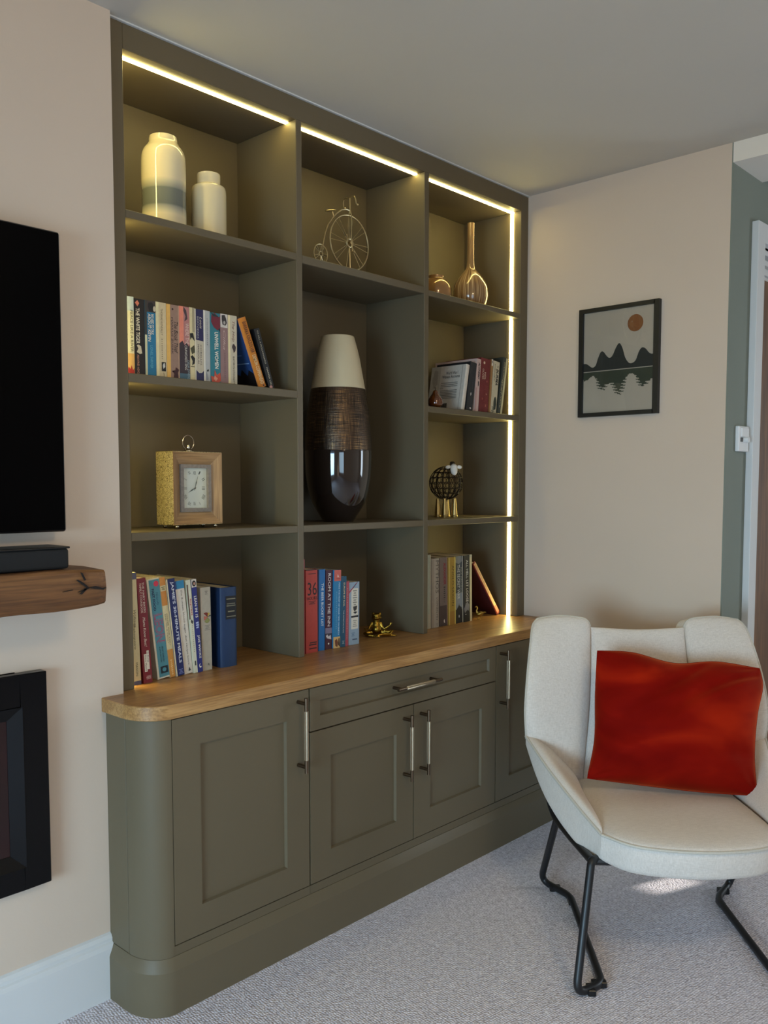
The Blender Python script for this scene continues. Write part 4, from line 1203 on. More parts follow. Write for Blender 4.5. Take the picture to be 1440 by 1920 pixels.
def vases():
    glaze = zband('cream_glaze_grey_band', [(0, (206, 194, 164)), (.20, (206, 194, 164)), (.30, (140, 140, 130)), (.325, (102, 106, 100)), (.525, (108, 111, 104)), (.545, (140, 140, 128)), (.66, (206, 194, 164)), (1, (208, 197, 168))], 0.0, 0.2045, rough=0.1)
    o = MB().lathe([(0.050, 0), (0.0565, 0.004)] + smooth_prof([(0.0588, 0.02), (0.0590, 0.05), (0.0584, 0.0934), (0.0594, 0.1376), (0.0586, 0.195), (0.0540, 0.2165), (0.0440, 0.2310), (0.0388, 0.2395), (0.0374, 0.2480), (0.0362, 0.2545)]) + [(0.0345, 0.2557), (0.0325, 0.2545), (0.032, 0.21)], n=64, cap1=True).build('ceramic_jar', glaze, smooth=True, angle=40)
    o.location = (0.233, 0.12, A1)
    tag(o, 'tall cream ceramic jar with a blurred grey band on the top left shelf', 'vase')
    g2 = zband('plain_cream_glaze', [(0, (206, 193, 160)), (1, (208, 196, 165))], 0, 0.2)
    o = MB().lathe([(0.042, 0), (0.0475, 0.004), (0.0483, 0.02), (0.0485, 0.1289), (0.0478, 0.1400)] + smooth_prof([(0.0465, 0.1476), (0.0430, 0.1515), (0.0345, 0.1560), (0.0325, 0.1585), (0.0325, 0.170), (0.0325, 0.183)]) + [(0.0315, 0.1863), (0.0295, 0.1863), (0.0285, 0.184), (0.0285, 0.15)], n=64).build('ceramic_jar', g2, smooth=True, angle=40)
    o.location = (0.3656, 0.10, A1)
    tag(o, 'short plain cream ceramic jar with a narrow neck on the top left shelf', 'vase')
    # large floor-vase shape in the middle bay
    t = thing('tall_vase', 'large dark vase with cream neck and bronze crosshatched band in the middle bay', 'vase', (0.8906, 0.125, A3))
    body = [(0.0503, 0.0)] + smooth_prof([(0.0515, 0.003), (0.0602, 0.0174), (0.0849, 0.0579), (0.0989, 0.0984), (0.1085, 0.1589), (0.1110, 0.2193), (0.1107, 0.2340)], 8)
    MB().lathe(body, n=72).build('body', mat('gloss_espresso_glaze', (30, 22, 19), 0.07, var=0.05, scale=6, coat=1.0), t, smooth=True, angle=50)
    MB().lathe([(0.100, 0.232), (0.1107, 0.2340)] + smooth_prof([(0.1107, 0.2341), (0.1100, 0.2795), (0.1019, 0.3595), (0.0955, 0.400), (0.0894, 0.4353)], 8) + [(0.085, 0.436)], n=72).build('crosshatched_band', HATCH, t, smooth=True, angle=60)
    MB().lathe([(0.085, 0.434), (0.0896, 0.4350)] + smooth_prof([(0.0896, 0.4352), (0.0800, 0.4880), (0.0709, 0.5386), (0.0610, 0.578), (0.0535, 0.6050)], 8) + [(0.0515, 0.6065), (0.0495, 0.6045), (0.052, 0.57)], n=72).build('neck', mat('matt_cream_glaze', (196, 182, 150), 0.45, var=0.03, scale=8), t, smooth=True, angle=50)
    # long-necked bottle and its round companion
    o = MB().lathe([(0.042, 0)] + smooth_prof([(0.046, 0.002), (0.0600, 0.022), (0.0668, 0.045), (0.0678, 0.0640), (0.0640, 0.0935), (0.0492, 0.1216), (0.0335, 0.1417), (0.0200, 0.1580), (0.0152, 0.1750), (0.0138, 0.20), (0.0134, 0.2418), (0.0137, 0.30), (0.0140, 0.3315)]) + [(0.0125, 0.3325), (0.0105, 0.331), (0.0100, 0.29)], n=56).build('bottle_vase', STREAK, smooth=True, angle=50)
    o.location = (1.5959, 0.12, C1)
    tag(o, 'long-necked brown streaked bottle vase on the top right shelf', 'vase')
    o = MB().lathe([(0.028, 0)] + smooth_prof([(0.032, 0.002), (0.0500, 0.020), (0.0565, 0.045), (0.0530, 0.072), (0.0400, 0.092), (0.0300, 0.0985), (0.0290, 0.1040), (0.0292, 0.1085)]) + [(0.0275, 0.1092), (0.0255, 0.108), (0.025, 0.09)], n=48).build('round_vase', mat('tan_pearl_lacquer', (164, 124, 78), 0.16, 0.25, var=0.12, scale=14, coat=0.8), smooth=True, angle=50)
    o.location = (1.425, 0.150, C1)
    tag(o, 'squat round tan vase half hidden by the upright on the top right shelf', 'vase')
    # amber glass pear
    t = thing('glass_pear', 'small amber-brown pear ornament in front of the white hardback', 'ornament', (1.2850, 0.035, C2))
    MB().lathe([(0.010, 0)] + smooth_prof([(0.014, 0.0005), (0.0240, 0.009), (0.0264, 0.021), (0.0240, 0.033), (0.0165, 0.044), (0.0112, 0.052), (0.0092, 0.058), (0.0055, 0.0625), (0.001, 0.063)]), n=32).build('body', mat('amber_brown_lacquer', (96, 50, 16), 0.1, 0.2, var=0.15, scale=30, coat=1.0), t, smooth=True, angle=60)
    MB().tube([(0, 0, 0.061), (-0.0012, 0, 0.067), (-0.0045, -0.001, 0.0735)], 0.0011, 6).build('stem', WIRE, t)


vases()


def penny_farthing():
    y = 0.0335
    o = (0.8545, y, B1)
    t = thing('penny_farthing', 'gold wire penny-farthing bicycle ornament on the top middle shelf', 'ornament', o)
    def wheel(cx, cz, R, nsp, hub, name, rt):
        ring = [(cx + R * math.cos(2 * math.pi * k / 48), y, cz + R * math.sin(2 * math.pi * k / 48)) for k in range(48)]
        w = MB().tube(ring, rt, 8, closed=True).build(name, BRASS, t, smooth=True, off=o)
        s = MB()
        for k in range(nsp):
            a = 2 * math.pi * (k + 0.22 * (1 if k % 2 else -1) + 0.3) / nsp
            s.tube([(cx + hub * 0.8 * math.cos(a), y, cz + hub * 0.8 * math.sin(a)), (cx + R * math.cos(a), y, cz + R * math.sin(a))], 0.0009, 5)
        s.build('spokes', BRASS, w, off=o)
        h = MB()
        h.tube([(cx + hub * math.cos(2 * math.pi * k / 24), y, cz + hub * math.sin(2 * math.pi * k / 24)) for k in range(24)], hub * 0.28, 8, closed=True)
        h.tube([(cx, y - 0.009, cz), (cx, y + 0.009, cz)], hub * 0.35, 10)
        h.build('hub', BRASS, w, smooth=True, off=o)
    wheel(0.8545, B1 + 0.0868, 0.0845, 16, 0.0125, 'large_wheel', 0.0023)
    wheel(0.7297, B1 + 0.0300, 0.0283, 10, 0.0070, 'small_wheel', 0.0016)
    hz = B1 + 0.0868
    # backbone curving from the head down to the little wheel
    c = [(0.8590, 2.1385), (0.8420, 2.1405), (0.8200, 2.1345), (0.7975, 2.1180), (0.7790, 2.1000), (0.7620, 2.0780), (0.7490, 2.0500), (0.7420, 2.0250), (0.7395, 2.0130)]
    MB().tube([(a, y, b) for a, b in c], 0.0021, 8).build('backbone', BRASS, t, smooth=True, off=o)
    f = MB()
    for s in (-1, 1):
        f.tube([(0.7395, y, 2.0140), (0.7360, y + s * 0.005, 2.0060), (0.7297, y + s * 0.006, B1 + 0.030)], 0.0013, 6)
        f.tube([(0.8565, y, 2.1450), (0.8568, y + s * 0.006, 2.1250), (0.8550, y + s * 0.008, 2.085), (0.8545, y + s * 0.008, hz)], 0.0018, 8)
    f.build('forks', BRASS, t, smooth=True, off=o)
    MB().tube([(0.8565, y, 2.1300), (0.8560, y, 2.1480), (0.8545, y, 2.1790)], 0.0027, 8).build('steering_head', BRASS, t, smooth=True, off=o)
    hb = []
    for s in (1, -1):
        hb += [[(0.8545, y, 2.1785), (0.8540, y + s * 0.012, 2.1805), (0.8530, y + s * 0.024, 2.1780), (0.8540, y + s * 0.027, 2.1690), (0.8560, y + s * 0.028, 2.1560), (0.8610, y + s * 0.028, 2.1530)]]
    m = MB()
    for p in hb: m.tube(p, 0.0018, 8)
    for s in (1, -1): m.ball((0.8625, y + s * 0.028, 2.1535), 0.0032, 10, 8)
    m.build('handlebar', BRASS, t, smooth=True, off=o)
    s = MB().ball((0.7720, y, 2.1215), (0.0235, 0.010, 0.0028), 18, 8, Matrix.Rotation(math.radians(-14), 3, 'Y'))
    s.build('saddle', BRASS, t, smooth=True, off=o)
    MB().tube([(0.7850, y, 2.1060), (0.7830, y, 2.1120), (0.7800, y, 2.1205)], 0.0016, 6).build('saddle_post', BRASS, t, smooth=True, off=o)
    m = MB()
    m.tube([(0.8545, y - 0.009, hz), (0.8565, y - 0.010, hz - 0.028), (0.8570, y - 0.012, hz - 0.030)], 0.0012, 6).box(0.8525, 0.8605, y - 0.020, y - 0.010, hz - 0.0315, hz - 0.0285)
    m.tube([(0.8545, y + 0.009, hz), (0.8525, y + 0.010, hz + 0.028)], 0.0012, 6).box(0.8485, 0.8565, y + 0.010, y + 0.020, hz + 0.0265, hz + 0.0295)
    m.build('pedals', BRASS, t, off=o)


penny_farthing()


def clock():
    x0, x1, z0, z1, yf, yb = 0.2215, 0.3855, A3 + 0.0105, 1.3690, 0.080, 0.163
    o = ((x0 + x1) / 2, (yf + yb) / 2, A3)
    t = thing('mantel_clock', 'square wooden mantel clock with gold crackled sides and ring handle', 'clock', o)
    bw = 0.0015
    m = MB()
    yc = yf + 0.030
    m.box(x0, x1, yc, yb, z0, z1)
    m.box(x0, x0 + 0.0015, yf + 0.002, yc, z0, z1).box(x1 - 0.0015, x1, yf + 0.002, yc, z0, z1).box(x0, x1, yf + 0.002, yc, z0, z0 + 0.0012).box(x0, x1, yf + 0.002, yc, z1 - 0.0012, z1)
    m.build('case', HAMMER, t, off=o)
    MB().box(x0 + 0.0005, x1 - 0.0005, yf + 0.003, yb - 0.001, z1, z1 + 0.0012).build('top_plate', mat('dark_bronze_plate', (92, 78, 54), 0.4, metal=0.8, var=0.1), t, off=o)
    # mitred wooden frame sloping in towards the dial
    w, e = 0.0300, 0.016
    yr = yf + e
    xs = (x0 + 0.001, x1 - 0.001); zs = (z0 + 0.001, z1 - 0.001)
    ins = (xs[0] + w, xs[1] - w, zs[0] + w + 0.004, zs[1] - w - 0.004)
    yo = yf
    for name, q, mt in (('frame_rail', [(xs[0], zs[1]), (xs[1], zs[1]), (ins[1], ins[3]), (ins[0], ins[3])], ASH), ('frame_rail', [(xs[0], zs[0]), (xs[1], zs[0]), (ins[1], ins[2]), (ins[0], ins[2])], ASH),
                        ('frame_stile', [(xs[0], zs[0]), (xs[0], zs[1]), (ins[0], ins[3]), (ins[0], ins[2])], ASHV), ('frame_stile', [(xs[1], zs[0]), (xs[1], zs[1]), (ins[1], ins[3]), (ins[1], ins[2])], ASHV)):
        ys = [yo, yo, yr, yr]
        vs = [(a, yy, b) for (a, b), yy in zip(q, ys)] + [(a, yr + 0.004, b) for a, b in q]
        MB().add(vs, [(0, 1, 2, 3), (4, 5, 6, 7), (0, 1, 5, 4), (1, 2, 6, 5), (2, 3, 7, 6), (3, 0, 4, 7)]).build(name, mt, t, off=o)
    # grey weathered inner frame, dial set deeper (cut into the case front)
    a0, a1, b0, b1 = ins
    gw = 0.0105
    grey = mat('weathered_grey_wood', (126, 116, 106), 0.6, var=0.15, scale=120)
    m = MB()
    y0, y1 = yr - 0.0065, yr + 0.0065
    m.box(a0, a0 + gw, y0, y1, b0, b1).box(a1 - gw, a1, y0, y1, b0, b1).box(a0 + gw, a1 - gw, y0, y1, b0, b0 + gw).box(a0 + gw, a1 - gw, y0, y1, b1 - gw, b1)
    m.build('inner_frame', grey, t, off=o)
    d0, d1, e0, e1 = a0 + gw, a1 - gw, b0 + gw, b1 - gw
    yd = yr + 0.0030
    dial = MB().box(d0, d1, yd, yd + 0.001, e0, e1).build('dial', mat('off_white_dial', (196, 198, 184), 0.6, var=0.03), t, off=o)
    cx, cz = (d0 + d1) / 2, (e0 + e1) / 2
    ink = mat('dial_ink', (70, 72, 66), 0.7, var=0.0)
    hw, hh = (d1 - d0) / 2, (e1 - e0) / 2
    for k, s in enumerate(['XII', 'I', 'II', 'III', 'IIII', 'V', 'VI', 'VII', 'VIII', 'IX', 'X', 'XI']):
        a = math.radians(30 * k)
        q = 0.80 / max(abs(math.sin(a)), abs(math.cos(a)))
        px, pz = cx + hw * math.sin(a) * q * 0.92, cz + hh * math.cos(a) * min(q, 1.05) * 0.96
        r = Vector((math.sin(a), 0, math.cos(a))); u = Vector((math.cos(a), 0, -math.sin(a)))
        h_ = 0.0098; L = 0.0026 * len(s) + 0.001
        c = Vector((px - o[0], yd - 0.0003 - o[1], pz - o[2]))
        print_text(s, c - u * L / 2 - r * h_ / 2, u * L, r * h_, ink, dial, 'numeral')
    def hand(ang, L, w, name, dy):
        a = math.radians(ang); r = Vector((math.sin(a), 0, math.cos(a))); u = Vector((math.cos(a), 0, -math.sin(a)))
        c = Vector((cx, yd - dy, cz))
        pts = [c - r * L * .18 - u * w * .5, c - r * L * .18 + u * w * .5, c + u * w * .5, c + r * L * .30 + u * w, c + r * L * .45 + u * w * 1.7, c + r * L * .6 + u * w * .7, c + r * L, c + r * L * .6 - u * w * .7, c + r * L * .45 - u * w * 1.7, c + r * L * .30 - u * w, c - u * w * .5]
        vs = [tuple(p) for p in pts] + [(p.x, p.y - 0.0006, p.z) for p in pts]
        n = len(pts)
        MB().add(vs, [tuple(range(n)), tuple(range(n, 2 * n))[::-1]] + [(i, (i + 1) % n, n + (i + 1) % n, n + i) for i in range(n)]).build(name, mat('grey_clock_hand', (84, 88, 78), 0.4, metal=0.4, var=0.05), t, off=o)
    hand(240, 0.026, 0.0012, 'hour_hand', 0.0012)
    hand(17, 0.036, 0.0009, 'minute_hand', 0.0022)
    MB().ball((cx, yd - 0.003, cz), (0.0024, 0.0012, 0.0024), 12, 6).build('hand_boss', NICKEL, t, smooth=True, off=o)
    for x, y in ((x0 + 0.018, yf + 0.012), (x1 - 0.018, yf + 0.012), (x0 + 0.018, yb - 0.012), (x1 - 0.018, yb - 0.012)):
        MB().ball((x, y, A3 + 0.0058), 0.0058, 14, 8).build('foot', SILVER, t, smooth=True, off=o)
    xr_, yr_ = 0.2905, 0.108
    zt = z1 + 0.0012
    MB().lathe([(0.0125, 0), (0.0125, 0.002), (0.0110, 0.0045), (0.0075, 0.0075), (0.0045, 0.0090), (0.0045, 0.0095)], (xr_, yr_, zt), 24).build('ring_base', SILVER, t, smooth=True, off=o)
    MB().lathe([(0.0042, 0.0085), (0.0045, 0.0100), (0.0045, 0.0180), (0.0035, 0.0195)], (xr_, yr_, zt), 20).build('ring_post', SILVER, t, smooth=True, off=o)
    MB().tube([(xr_ + 0.0185 * math.sin(2 * math.pi * k / 40), yr_, zt + 0.0245 + 0.0205 * math.cos(2 * math.pi * k / 40)) for k in range(40)], 0.0016, 8, closed=True).build('ring', SILVER, t, smooth=True, off=o)


clock()


def sheep():
    c = Vector((1.465, 0.130, 1.2860)); R = 0.0635
    t = thing('wire_sheep', 'black wire sheep ornament with white head and gold legs on the right-hand shelf', 'ornament', (c.x, c.y, A3), (0, 0, math.radians(-38)))
    zc = c.z - A3
    m = MB()
    squash = 0.98
    def P(lat, lon, r=R):
        return (r * math.cos(lat) * math.cos(lon), r * math.cos(lat) * math.sin(lon), zc + r * squash * math.sin(lat))
    for k in range(8):
        lon = math.pi * k / 8
        m.tube([P(math.radians(a), lon) for a in range(0, 360, 12)], 0.0016, 5, closed=True)
    for lat in (-60, -38, -19, 0, 19, 38, 58):
        la = math.radians(lat)
        m.tube([P(la, 2 * math.pi * k / 40) for k in range(40)], 0.0010, 5, closed=True)
    lats = [-49, -28.5, -9.5, 9.5, 28.5, 48]
    for j, lat in enumerate(lats):
        la = math.radians(lat)
        n = max(8, int(20 * math.cos(la)))
        rad = math.radians(9.3)
        for k in range(n):
            lo = 2 * math.pi * (k + 0.5 * (j % 2)) / n
            hw = math.pi / n
            m.tube([P(la + rad * math.sin(q), lo + hw * math.cos(q)) for q in [2 * math.pi * i / 12 for i in range(12)]], 0.0011, 4, closed=True)
    m.build('wire_body', WIRE, t)
    # head looks towards the front right
    h = MB()
    hx, hy, hz = 0.016, -0.060, zc + 0.050
    h.ball((hx, hy, hz), (0.0135, 0.0120, 0.0230), 20, 14, Matrix.Rotation(math.radians(-22), 3, 'X'))
    h.ball((hx, hy + 0.002, hz + 0.007), (0.0138, 0.0125, 0.0135), 18, 12)
    h.build('head', CHALK, t, smooth=True)
    for s in (-1, 1):
        MB().ball((hx + s * 0.0215, hy + 0.004, hz + 0.0090), (0.0105, 0.0055, 0.0068), 14, 10, Matrix.Rotation(math.radians(s * 10), 3, 'Y')).build('ear', CHALK, t, smooth=True)
    tw = MB(); rnd = random.Random(5)
    for k in range(14):
        a = rnd.uniform(0, 6.28); q = Vector((hx - 0.004 + rnd.uniform(-.005, .005), hy + 0.012 + rnd.uniform(-.004, .004), hz + 0.022 + rnd.uniform(-.003, .004)))
        tw.tube([q + Vector((0.005 * math.cos(a + i * 1.05), 0.004 * math.sin(a * 2 + i), 0.004 * math.sin(a + i * 1.05))) for i in range(6)], 0.0008, 4, closed=True)
    tw.tube([(hx, hy + 0.012, hz + 0.008), (hx - 0.004, hy + 0.022, hz - 0.006)], 0.0035, 6)
    tw.build('wire_fringe', WIRE, t)
    for x, y in ((-0.028, 0.008), (-0.011, -0.024), (0.008, 0.020), (0.027, -0.014)):
        p = MB()
        prof = []
        for k in range(17):
            s = k / 16
            prof.append((0.0122 - 0.0066 * s + (0.0007 if k % 2 else 0) + (0.0012 if k < 2 else 0), 0.071 * s))
        p.lathe(prof, (x * 1.08, y * 1.08, 0), 18)
        p.build('leg', GOLDWIRE, t, smooth=True, angle=20)


sheep()


def frog():
    t = thing('frog_figurine', 'small aged gold meditating frog figurine on the oak worktop', 'ornament', (1.035, 0.088, ZC), (0, 0, math.radians(-47)))
    m = MB()
    m.ball((0, 0, 0.036), (0.0165, 0.0145, 0.023), 18, 12)            # torso
    m.ball((0.001, -0.003, 0.026), (0.0185, 0.0160, 0.018), 18, 12)   # belly
    m.ball((0.001, -0.004, 0.0665), (0.0190, 0.0165, 0.0065), 18, 10)   # jaw
    m.ball((0.001, -0.002, 0.0755), (0.0178, 0.0155, 0.0075), 18, 10)  # upper head
    m.ball((-0.0105, -0.007, 0.0805), 0.0050, 12, 8); m.ball((0.0125, -0.007, 0.0805), 0.0050, 12, 8)
    m.ball((0, 0, 0.057), (0.013, 0.012, 0.009), 14, 8)
    # arms resting out towards the knees
    m.tube([(-0.014, -0.002, 0.050), (-0.021, -0.006, 0.038), (-0.026, -0.012, 0.027), (-0.038, -0.010, 0.026), (-0.043, -0.008, 0.030)], 0.004, 8, radii=[0.0055, 0.0045, 0.004, 0.0035, 0.002])
    m.tube([(0.014, -0.002, 0.050), (0.020, -0.006, 0.036), (0.027, -0.009, 0.028), (0.040, -0.010, 0.036), (0.050, -0.010, 0.044)], 0.004, 8, radii=[0.0055, 0.0045, 0.004, 0.0038, 0.0022])
    for a, b in ((0.046, 0.050), (0.050, 0.052), (0.055, 0.050)): m.tube([(0.048, -0.010, 0.042), (a, -0.011, b)], 0.0016, 6)
    # crossed legs
    m.tube([(-0.008, 0.002, 0.014), (-0.026, -0.006, 0.014), (-0.040, -0.014, 0.012), (-0.026, -0.023, 0.0075), (0.000, -0.026, 0.0065), (0.012, -0.026, 0.006)], 0.006, 8, radii=[0.010, 0.0085, 0.0065, 0.0058, 0.005, 0.0045])
    m.tube([(0.008, 0.002, 0.014), (0.030, -0.004, 0.017), (0.058, -0.008, 0.019), (0.046, -0.016, 0.011), (0.022, -0.022, 0.012), (0.004, -0.028, 0.008)], 0.006, 8, radii=[0.010, 0.008, 0.0055, 0.005, 0.005, 0.0045])
    m.tube([(0.020, -0.016, 0.007), (0.046, -0.014, 0.0065), (0.070, -0.012, 0.0065)], 0.0045, 8, radii=[0.005, 0.0045, 0.003])
    for a, b in ((-0.008, -0.033), (-0.002, -0.035), (0.004, -0.034), (0.012, -0.033)): m.tube([(0.004, -0.026, 0.0055), (a, b, 0.0035)], 0.0022, 6)
    remeshed(m, 'body', GOLD, t, 0.0017, 4)


frog()


def bird():
    t = thing('bird_figurine', 'tiny brass long-necked bird figurine in front of the leaning red book', 'ornament', (1.5850, 0.060, ZC), (0, 0, math.radians(-47)))
    m = MB()
    m.ball((0.004, 0, 0.0225), (0.0145, 0.0100, 0.0095), 16, 10, Matrix.Rotation(math.radians(-14), 3, 'Y'))
    m.tube([(-0.006, 0, 0.027), (-0.0095, 0, 0.034), (-0.0070, 0, 0.041), (-0.0065, 0, 0.046), (-0.0090, 0, 0.0495)], 0.003, 8, radii=[0.0045, 0.0032, 0.0026, 0.0026, 0.003])
    m.ball((-0.0095, 0, 0.0500), (0.0040, 0.0030, 0.0032), 12, 8)
    m.tube([(-0.0120, 0, 0.0495), (-0.0170, 0, 0.0470)], 0.0012, 6, radii=[0.0018, 0.0008])
    m.tube([(0.014, 0, 0.026), (0.022, 0, 0.0285), (0.029, 0, 0.0285)], 0.003, 8, radii=[0.0055, 0.0036, 0.0012])
    for x in (-0.002, 0.0045):
        m.tube([(x, 0, 0.016), (x + 0.0005, 0, 0.002)], 0.0013, 6)
        m.ball((x - 0.001, 0, 0.0018), (0.0036, 0.0026, 0.0018), 10, 6)
    remeshed(m, 'body', mat('worn_brass', (150, 124, 62), 0.3, metal=0.9, var=0.25, scale=70), t, 0.0011, 3)


bird()


# ------------------------------------------------------------------ armchair and cushion
def lerp(a, b, t):
    return a + (b - a) * t


def pad(P, N, T, bulge, nu=28, nv=20, edge=0.10, inset=0.10, side=0.30, D=None):
    """upholstered slab: P(u, v) the front face, N(u, v) its outward normal; the rim lies on the front face.
    Returns builder and the rim loop."""
    def prof(x):
        q = 2 * x - 1
        return (1 - abs(q) ** 4)
    us = [0.5 - 0.5 * math.cos(math.pi * i / nu) for i in range(nu + 1)]
    vsx = [0.5 - 0.5 * math.cos(math.pi * i / nv) for i in range(nv + 1)]
    front = []; back = []
    for v in vsx:
        fr = []; bk = []
        for u in us:
            h = math.sqrt(max(0, prof(u))) * math.sqrt(max(0, prof(v)))
            p = P(u, v); n = N(u, v)
            fr.append(p + n * bulge * h)
            ui = inset + (1 - 2 * inset) * u; vi = inset + (1 - 2 * inset) * v
            pin = P(ui, vi); nn = N(ui, vi)
            k = h ** 0.5
            bk.append(pin + (D(u, v) if D else nn * -T) * (side + (1 - side) * k))
        front.append(fr); back.append(bk)
    m = MB()
    m.grid(front)
    m.grid([r[::-1] for r in back])
    def rim(g):
        return g[0][:-1] + [r[-1] for r in g[:-1]] + g[-1][:0:-1] + [r[0] for r in g[:0:-1]]
    a = rim(front); b = rim(back)
    n = len(a)
    # side wall bulging slightly: one middle ring
    mid = [(p.lerp(q, 0.55) + (p - q).normalized() * 0) for p, q in zip(a, b)]
    vs = [tuple(p) for p in a] + [tuple(p) for p in mid] + [tuple(p) for p in b]
    fs = []
    for i in range(n):
        j = (i + 1) % n
        fs.append((i, j, n + j, n + i)); fs.append((n + i, n + j, 2 * n + j, 2 * n + i))
    m.add(vs, fs)
    return m, a


def curve3(pts, t):
    """Catmull-Rom through 3-D points, t in 0..1"""
    pts = [Vector(p) for p in pts]
    n = len(pts) - 1
    i = min(int(t * n), n - 1); s = t * n - i
    p = [pts[max(0, min(n, i + d))] for d in (-1, 0, 1, 2)]
    if i == 0: p[0] = p[1] * 2 - p[2]
    if i == n - 1: p[3] = p[2] * 2 - p[1]
    return 0.5 * (2 * p[1] + (p[2] - p[0]) * s + (2 * p[0] - 5 * p[1] + 4 * p[2] - p[3]) * s * s + (3 * p[1] - p[0] - 3 * p[2] + p[3]) * s ** 3)


def coons(b0, b1, l0, l1):
    """patch from bottom b0(u), top b1(u), left l0(v), right l1(v)"""
    def P(u, v):
        B0, B1, L0, L1 = curve3(b0, u), curve3(b1, u), curve3(l0, v), curve3(l1, v)
        c00, c10, c01, c11 = Vector(b0[0]), Vector(b0[-1]), Vector(b1[0]), Vector(b1[-1])
        return B0 * (1 - v) + B1 * v + L0 * (1 - u) + L1 * u - (c00 * (1 - u) * (1 - v) + c10 * u * (1 - v) + c01 * (1 - u) * v + c11 * u * v)
    return P


def normal_of(P, flip=1):
    def N(u, v):
        e = 0.02
        u0, u1 = max(0, u - e), min(1, u + e); v0, v1 = max(0, v - e), min(1, v + e)
        n = (P(u1, v) - P(u0, v)).cross(P(u, v1) - P(u, v0))
        if n.length < 1e-9:
            uu = min(max(u, 0.05), 0.95); vv = min(max(v, 0.05), 0.95)
            n = (P(uu + e, vv) - P(uu - e, vv)).cross(P(uu, vv + e) - P(uu, vv - e))
        return n.normalized() * flip
    return N


